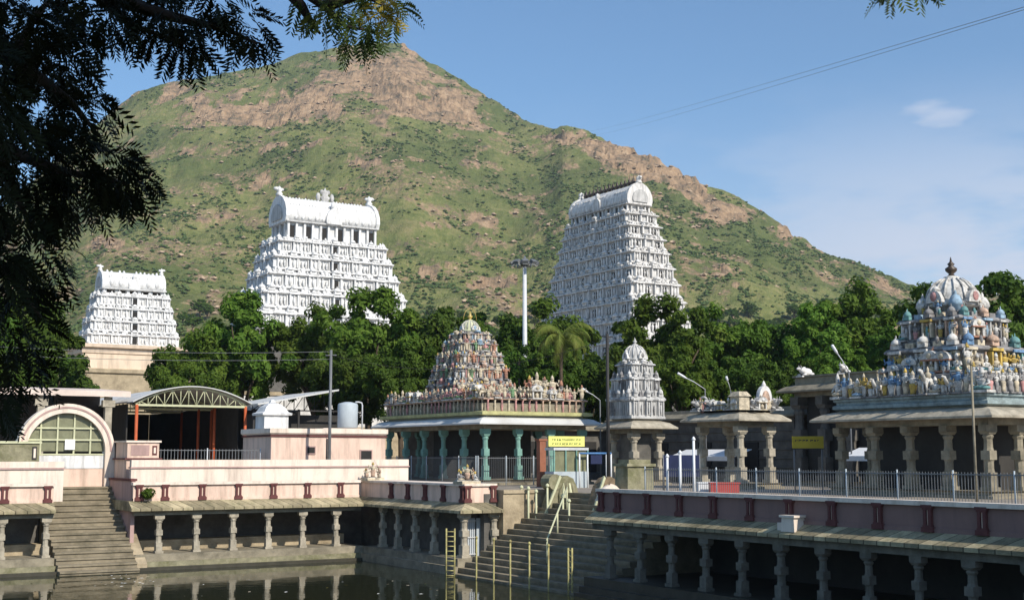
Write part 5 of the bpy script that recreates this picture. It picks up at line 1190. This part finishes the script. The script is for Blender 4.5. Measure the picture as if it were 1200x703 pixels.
    q = at(797, 72); t = thing('hung_cloth', 'dark blue cloth hung on a frame left of the small pavilion', 'cloth', (q.x, q.y, GZ), R_(-30)); MB().box(-1.0, 1.0, -.02, .02, .8, 2.0, 'navy_cloth').build('cloth', t)
    for s in (-1, 1): MB().tube([(s * 1.02, 0, 0), (s * 1.02, 0, 2.05)], .035, 6, 'steel').build('post', t)
mat('orange_brown', (.30, .12, .07), var=.2, scale=3)
signs()

def bastion_statues():
    rs = random.Random(17); fm = figs(['s_terra', 's_flesh', 's_cream', 's_grey', 's_white'], 60)
    for loc, lab, n in (((33.5, 58.5, ZP - .02), 'small cluster of painted statues on the outer corner of the bastion parapet', 5), ((33.4, 69.6, ZP - .02), 'small cluster of painted statues at the inner corner of the parapets', 4)):
        t = thing('statue_group', lab, 'statues', loc)
        MB().ring(0, 0, .55, .5, [(0, .02), (0, .18), (-.05, .2)], 's_cream').build('plinth', t)
        place_fig(fm, t, 0, -.05, .19, .85, R_(-20), rs, kinds=('stand',), wide=1.3)
        for i in range(n): place_fig(fm, t, (-.42, .42, -.3, .32, 0)[i], (-.1, .05, .3, -.3, .3)[i], .17, rs.uniform(.45, .7), R_(-30 + 40 * i), rs, kinds=('stand', 'sit'), wide=1.3)
    q = Vector((19.9, 69.0, ZR)); t = thing('small_shrub', 'small scruffy shrub rooted on the eave beside the broad stair', 'shrub', q)
    MB().tube([(0, 0, -.05), (.03, 0, .25)], .03, 5, 'bark').build('stem', t)
    leaf_cloud('foliage', [(0, 0, .42, .38)], 260, .10, 'leaf', t, 5)
    for i in range(5):
        a = random.uniform(0, 6)
# ------------------------------------------------------------------ trees
def leaf_cloud(name, blobs, per, size, key, parent, seed, flat=.0):
    rs = np.random.RandomState(seed); P = []
    for (x, y, z, r) in blobs:
        d = rs.normal(size=(per, 3)); d /= np.linalg.norm(d, axis=1)[:, None]; rad = r * rs.rand(per, 1) ** .45
        P.append(np.array([x, y, z]) + d * rad * np.array([1, 1, .78]))
    P = np.concatenate(P); n = len(P)
    ctr = np.repeat(np.array([q[:3] for q in blobs]), per, 0); cen = np.array([q[:3] for q in blobs]).mean(0); ow = P - ctr; ow /= np.linalg.norm(ow, axis=1)[:, None] + 1e-6; oc = P - cen; oc /= np.linalg.norm(oc, axis=1)[:, None] + 1e-6
    nrm = rs.normal(size=(n, 3)) * .62 + ow * .9 + oc * .5 + np.array([0, 0, .55]); nrm /= np.linalg.norm(nrm, axis=1)[:, None]
    t = np.cross(nrm, rs.normal(size=(n, 3))); t /= np.linalg.norm(t, axis=1)[:, None]; bt = np.cross(nrm, t)
    s = size * (.6 + .8 * rs.rand(n, 1))
    a = P + t * s; c = P - t * s; b_ = P + bt * s * .5 + nrm * s * .18; d_ = P - bt * s * .5 + nrm * s * .18
    v = np.stack([a, b_, c, d_], 1).reshape(-1, 3); f = np.arange(n * 4).reshape(-1, 4)
    me = bpy.data.meshes.new(name); me.from_pydata(v.tolist(), [], f.tolist()); me.materials.append(M[key])
    o = bpy.data.objects.new(name, me); C.objects.link(o); o.parent = parent; return o
bastion_statues()
def make_tree(seed, R, H, trunk_h, key, nblob, per, leaf, loose=1.0):
    """trunk with limbs and a leafy crown; root at the ground"""
    rs = random.Random(seed)
    t = bpy.data.objects.new('broadleaf_tree', None); C.objects.link(t); t.empty_display_size = .5
    blobs = []
    lobes = [(rs.uniform(-.62, .62) * R, rs.uniform(-.62, .62) * R, trunk_h + H * rs.uniform(.30, .72), R * rs.uniform(.32, .52)) for _ in range(9)]
    lobes.append((0, 0, trunk_h + H * .68, R * .5))
    for i in range(nblob):
        l = lobes[i % len(lobes)]; a = rs.uniform(0, math.tau); e = math.asin(rs.uniform(-.75, 1)); q = l[3] * rs.uniform(.65, 1.12) * loose
        blobs.append((l[0] + q * math.cos(e) * math.cos(a), l[1] + q * math.cos(e) * math.sin(a), l[2] + q * math.sin(e) * .9, rs.uniform(.55, 1.15) * R / 6.2))
    b = MB(); b.tube([(0, 0, -.1), (.1, .05, trunk_h * .5), (0, .1, trunk_h), (.1, 0, trunk_h + H * .35)], [R * .075, R * .055, R * .045, R * .02], 8, 'bark'); tr = None
    for l in lobes[:8]:
        m = Vector((l[0] * .4, l[1] * .4, trunk_h + (l[2] - trunk_h) * .35))
        b.tube([(0, .08, trunk_h * .8), tuple(m), (l[0], l[1], l[2])], [R * .035, R * .025, R * .008], 6, 'bark')
    b.build('trunk', t)
    leaf_cloud('crown', blobs, per, leaf, key, t, seed)
    return t
protos = [make_tree(101, 6.0, 9.0, 5.0, 'leaf', 105, 200, .23), make_tree(102, 6.0, 8.0, 5.5, 'leaf', 95, 200, .24, 1.1), make_tree(103, 6.0, 8.6, 5.0, 'leaf_dark', 95, 200, .22), make_tree(104, 6.5, 8.5, 4.5, 'leaf_dark', 110, 190, .24, 1.05)]
PH = [14.6, 14.2, 14.2, 13.9]; PR = [6.0, 6.0, 6.0, 6.5]; used = [False] * 4
def tree(kind, px, D, ytop, rpx, label, seed, group='trees behind the pavilions'):
    q = at(px, D); rs = random.Random(seed); h = zat(ytop, D) - GZ; r = rpx / F * D
    if used[kind]: t = dup(protos[kind])
    else: t = protos[kind]; used[kind] = True
    t.location = (q.x, q.y, GZ); sz = h / PH[kind]; sr = r / PR[kind]; sr = max(sr, .86 * sz); t.scale = (sr, sr, sz); t.rotation_euler = (0, 0, rs.uniform(0, 6.28))
    tag(t, label, 'tree', group); return t
T = [(0, 282, 128, 338, 78, 'broad mid green tree between the smallest and the broad white tower'),
     (1, 372, 132, 362, 52, 'rounded tree right below the middle of the broad white tower'),
     (0, 432, 124, 333, 82, 'large spreading tree at the right foot of the broad white tower'),
     (3, 512, 128, 352, 56, 'dark tree right of the large spreading tree, above the steep pinkish tower'),
     (2, 574, 122, 358, 48, 'dark tree just left of the floodlight mast'),
     (1, 640, 142, 352, 40, 'tree just right of the floodlight mast, behind the palm'),
     (3, 545, 112, 392, 55, 'low dark tree directly behind the steep pinkish tower'),
     (2, 625, 116, 398, 46, 'low dark tree around the foot of the floodlight mast'),
     (3, 690, 122, 412, 42, 'low dark tree behind the palm trunk'),
     (0, 775, 118, 342, 52, 'tall loose tree in front of the right side of the tallest white tower'),
     (2, 735, 112, 400, 34, 'dark tree behind the dark pole and the grey shrine tower'),
     (1, 832, 124, 362, 46, 'rounded green tree right of the tallest white tower'),
     (3, 885, 128, 366, 46, 'dark green tree left of the bull topped hall'),
     (0, 955, 122, 352, 58, 'spreading tree behind the bull topped hall'),
     (1, 1012, 126, 334, 56, 'tallest tree left of the coloured domed tower'),
     (2, 1058, 118, 372, 42, 'dark tree against the left side of the coloured domed tower'),
     (3, 1160, 108, 308, 72, 'tall dark tree rising behind the right shoulder of the coloured domed tower'),
     (0, 1215, 112, 352, 52, 'tree cut by the right edge of the photo behind the coloured tower'),
     (1, 800, 106, 408, 52, 'low bright tree behind the small bull topped pavilion'),
     (3, 860, 110, 410, 52, 'low dark tree behind the lamp right of the small bull topped pavilion'),
     (2, 915, 108, 415, 45, 'low dark tree just left of the bull topped hall'),
     (0, 985, 106, 400, 52, 'low green tree above the roof of the bull topped hall'),
     (2, 470, 108, 398, 50, 'low dark tree behind the left end of the green pillared pavilion'),
     (1, 232, 122, 392, 44, 'low tree right beside the peach stone base of the smallest tower'),
     (3, 395, 112, 400, 60, 'low dark tree behind the lean-to shed roof'),
     (3, 24, 122, 335, 60, 'big dark tree at the left edge beside the smallest white tower'),
     (2, -25, 118, 340, 60, 'dark tree cut by the left edge of the photo'),
     (3, 58, 126, 402, 34, 'low dark tree left of the peach stone base'),
     (3, 6, 112, 405, 50, 'lower dark tree under the big dark tree at the left edge')]
for i, a in enumerate(T): tree(*a, seed=i)
rs = random.Random(77)
def belt():
    px, py, X, Y, Z, rng = (HILL[k] for k in ('px', 'py', 'X', 'Y', 'Z', 'rng'))
    for i in range(120):
        c = -60 + 10.3 * i + rs.uniform(-8, 8); tgt = (rs.uniform(372, 404) if c > 180 else rs.uniform(385, 440)); k = int(np.argmin(np.abs(px - c)))
        col = py[:, k]; j = int(np.argmax(col <= tgt)); q = (X[j, k], Y[j, k], Z[j, k] - .6)
        kind = rs.choice([0, 1, 2, 3]); t = dup(protos[kind]); h = rs.uniform(14, 24) / F * rng[j, k]; s_ = h / PH[kind]
        w = rs.uniform(1.0, 1.45); t.location = q; t.scale = (s_ * w, s_ * w, s_); t.rotation_euler = (0, 0, rs.uniform(0, 6.28))
        tag(t, 'small distant tree in the belt along the foot of the hill', 'tree', 'trees along the foot of the hill')
belt()

def palm():
    D = 108; q = at(658, D); zc = zat(396, D) - GZ
    t = thing('palm_tree', 'coconut palm with drooping yellow green fronds below the tallest white tower', 'palm', (q.x, q.y, GZ))
    MB().tube([(.25, 0, 0), (.1, 0, zc * .4), (-.05, 0, zc * .75), (0, 0, zc)], [.24, .17, .15, .16], 9, 'bark').build('trunk', t)
    rs = random.Random(6)
    for i in range(22):
        a = math.tau * i / 22 * 2.618 + rs.uniform(-.2, .2); up = rs.uniform(-.15, 1.25); L = rs.uniform(2.9, 3.7); d = Vector((math.cos(a), math.sin(a), 0))
        path = []; p = Vector((0, 0, zc)); ang = up
        for k in range(11):
            path.append(p.copy()); p = p + (d * math.cos(ang) + Vector((0, 0, 1)) * math.sin(ang)) * (L / 10); ang -= .17 + .02 * k
        b = MB(); b.tube(path, [.05 - .004 * k for k in range(11)], 5, 'palm_leaf')
        side = d.cross(Vector((0, 0, 1)))
        for k in range(1, 40):
            f = k / 40 * 10; j = min(int(f), 9); c = path[j].lerp(path[j + 1], f - j); tg = (path[j + 1] - path[j]).normalized()
            ll = .85 * math.sin(math.pi * (.12 + .82 * k / 40)) + .1
            for s in (-1, 1):
                e = c + (side * s * .75 + tg * .5 + Vector((0, 0, -.62 + rs.uniform(-.15, .15)))).normalized() * ll; w = tg * .045
                b.add([tuple(c - w), tuple(c + w), tuple(e)], [(0, 1, 2)], 'palm_leaf')
        b.build('frond', t)
palm()

# ------------------------------------------------------------------ the tree the photograph was taken under
def near_tree():
    rs = np.random.RandomState(21); rr = random.Random(21)
    def W3(px, py, D): return at(px, D, zat(py, D))
    base = at(-700, 6.5, GZ)
    t = thing('shade_tree', 'dark feathery leaved tree overhanging the top left corner, seen in shade', 'tree', base)
    O = Vector(base); lo = lambda p: tuple(Vector(p) - O)
    V = []; Fc = []
    def frond(p, d, L, wid, n):
        d = d.normalized(); side = d.cross(Vector((0, 0, 1)))
        if side.length < .2: side = d.cross(Vector((1, 0, 0)))
        side.normalize(); roll = rr.uniform(-1.2, 1.2); side = (side * math.cos(roll) + d.cross(side) * math.sin(roll)).normalized(); q = Vector(p)
        st = d * (L / n)
        for k in range(n):
            st = st + Vector((0, 0, -.010 * L)); q = q + st; ll = wid * (math.sin(math.pi * (.18 + .72 * k / n)) * .8 + .25)
            for s in (-1, 1):
                dr = (side * s + st.normalized() * .75 + Vector((rr.uniform(-.12, .12), rr.uniform(-.12, .12), rr.uniform(-.22, .05)))).normalized(); w = st.normalized() * ll * .17
                b = len(V); V.extend([tuple(q - O), tuple(q + dr * ll * .5 + w - O), tuple(q + dr * ll - O), tuple(q + dr * ll * .5 - w - O)]); Fc.append((b, b + 1, b + 2, b + 3))
    # limbs as seen in the photograph: (px, py, distance) polylines
    hub = O + Vector((0, 0, 4.2))
    limbs = [[(-400, -60, 7.0), (-150, 30, 7.2), (0, 70, 7.4), (70, 120, 7.5), (105, 160, 7.5)],
             [(-400, -60, 7.0), (-160, 120, 7.0), (-20, 170, 7.2), (60, 200, 7.2), (140, 215, 7.2)],
             [(-400, -60, 7.0), (-180, 200, 6.8), (-60, 280, 6.9), (10, 325, 7.0), (45, 372, 7.0)],
             [(-300, -160, 7.4), (0, -50, 7.8), (90, -10, 8.0), (180, 18, 8.1), (255, 35, 8.2), (292, 52, 8.2)],
             [(90, -10, 8.0), (140, 30, 8.0), (205, 52, 8.0)],
             [(-300, -260, 7.4), (100, -140, 8.2), (300, -40, 8.6), (345, 8, 8.7), (360, 32, 8.7), (368, 40, 8.7)],
             [(300, -40, 8.6), (372, 8, 8.7), (400, 32, 8.7), (428, 36, 8.7)],
             [(372, 8, 8.7), (420, -6, 8.7), (455, 12, 8.7)],
             [(-20, 170, 7.2), (10, 230, 7.1), (30, 270, 7.1)],
             [(0, 70, 7.4), (20, 20, 7.5), (60, -20, 7.6)],
             [(100, -140, 8.2), (600, -190, 8.8), (980, -90, 9.2), (1085, -25, 9.2), (1060, 8, 9.2)]]
    b = MB(); wood = []
    b.tube([lo(O + Vector((0, 0, -.1))), lo(O + Vector((.1, 0, 2))), lo(hub)], [.42, .34, .28], 12, 'dark_bark')
    for L in limbs:
        pts = [W3(*q) for q in L]
        if L[0][0] < -200: pts = [hub] + pts
        n = len(pts); th0 = .14 if L[0][0] < -200 else .045
        b.tube([lo(p) for p in pts], [max(.008, th0 * (1 - i / (n - .7)) ** 1.3) for i in range(n)], 7, 'dark_bark')
    b.build('trunk', t)
    # foliage clusters (px, py, D, radius px, count)
    CL = [(20, 20, 7.5, 62, 40), (95, 18, 7.8, 50, 30), (150, 10, 8, 42, 22), (55, 75, 7.5, 46, 26), (30, 130, 7.3, 52, 34), (85, 135, 7.5, 34, 16), (20, 190, 7.2, 56, 36), (72, 190, 7.2, 40, 22), (118, 205, 7.2, 36, 20), (145, 225, 7.2, 24, 14),
          (30, 245, 7.1, 46, 26), (85, 235, 7.2, 34, 15), (10, 290, 7.0, 40, 20), (42, 318, 7.0, 30, 12), (25, 350, 7.0, 26, 8), (0, 60, 7.3, 50, 30), (-30, 330, 6.9, 60, 30), (-60, 130, 7.0, 90, 50), (-80, 20, 7.2, 90, 45), (-70, 240, 7.0, 80, 40), (-70, 400, 6.9, 50, 12), (8, 400, 7.6, 34, 11), (22, 445, 7.8, 30, 9), (44, 408, 7.9, 24, 5), (-10, 470, 7.8, 40, 14),
          (195, 20, 8.1, 38, 18), (178, 50, 8.1, 24, 10), (225, 45, 8.1, 24, 11), (205, 66, 8.0, 20, 10), (282, 40, 8.2, 20, 13), (292, 58, 8.2, 14, 7), (240, 10, 8.2, 26, 8), (120, 45, 8.0, 30, 9),
          (355, 5, 8.7, 18, 8), (372, 28, 8.7, 18, 9), (395, 10, 8.7, 24, 12), (412, 48, 8.7, 20, 11), (430, 28, 8.7, 22, 9), (440, 5, 8.7, 24, 5), (462, 24, 8.7, 12, 3), (1066, 0, 9.2, 14, 5), (1046, 10, 9.2, 6, 1), (1092, -16, 9.2, 20, 6)]
    def flush(name, key):
        me = bpy.data.meshes.new(name); me.from_pydata(V, [], Fc); me.materials.append(M[key]); o = bpy.data.objects.new(name, me); C.objects.link(o); o.parent = t; V.clear(); Fc.clear()
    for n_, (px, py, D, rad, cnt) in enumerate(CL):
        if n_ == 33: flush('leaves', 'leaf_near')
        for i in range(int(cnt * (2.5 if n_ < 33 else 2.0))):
            a = rr.uniform(0, math.tau); r = rad * math.sqrt(rr.random()) * .75
            c = W3(px + r * math.cos(a), py - 13 + r * math.sin(a), D + rr.uniform(-.45, .45) * rad / 40)
            dirv = (RGT * math.cos(a) - Vector((0, 0, 1)) * math.sin(a)) * .7 + RGT * .15 + Vector((0, 0, -.55)) + FWD * rr.uniform(-.7, .7)
            frond(c, dirv, rr.uniform(.11, .19), rr.uniform(.05, .085), rr.randint(6, 9))
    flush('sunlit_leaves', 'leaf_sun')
    # a spray of yellow pods and young leaves
    V.clear(); Fc.clear()
    for i in range(26):
        a = rr.uniform(0, math.tau); r = 17 * math.sqrt(rr.random()); frond(W3(447 + r * math.cos(a), 13 + r * math.sin(a) * .8, 8.25), Vector((rr.uniform(-1, 1), rr.uniform(-1, 1), rr.uniform(-1, .4))), .12, .05, 7)
    flush('young_leaves', 'leaf_yellow')
    # unseen rest of the crown, set towards the sun to shade the hanging sprays
    blobs = []
    rs2 = random.Random(5)
    for (px, py, D, rad, cnt) in CL[:29]:
        p = W3(px, py, D)
        for k in range(7):
            q = p + sun_dir * rs2.uniform(3.4, 7.0) + Vector((rs2.uniform(-.6, .6), rs2.uniform(-.6, .6), rs2.uniform(-.4, .4))) - O
            e = q + O - Vector((0, 0, EYE)); fw = e.dot(FWD); r_ = rs2.uniform(.4, .75)
            if fw > 0 and e.z - r_ < .42 * fw and abs(e.dot(RGT)) < .62 * fw + r_: continue      # only what hangs above the picture
            blobs.append((q.x, q.y, q.z, r_))
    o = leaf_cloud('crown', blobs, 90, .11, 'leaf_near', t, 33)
    b = MB()
    for i in range(0, len(blobs), 9): q = blobs[i]; h = hub - O; b.tube([tuple(h), (q[0] * .5 + h.x * .5, q[1] * .5 + h.y * .5, max(h.z, q[2]) * .9), (q[0], q[1], q[2])], [.07, .045, .015], 5, 'dark_bark')
    b.build('limbs', t)
near_tree()

# scraps floating on the tank near the broad stair
def litter():
    rs = random.Random(12); b = MB()
    for i in range(150):
        if i < 90: px, D = rs.gauss(165, 26), rs.uniform(60, 66)
        else: px, D = rs.uniform(0, 560), rs.uniform(56, 66)
        q = at(px, D); s_ = rs.uniform(.03, .12); a = rs.uniform(0, 6.28)
        v = [(q.x + s_ * math.cos(a + k * 1.57) * (1 if k % 2 else .5), q.y + s_ * math.sin(a + k * 1.57) * (1 if k % 2 else .5), .008 + .004 * (k % 3)) for k in range(4)]
        b.add(v, [(0, 1, 2, 3)], rs.choice(['leaf_yellow', 's_cream', 'leaf', 'paper', 'bark']))
    stuff(b.build('floating_litter'), 'leaves and scraps floating on the dark water', 'litter')
litter()
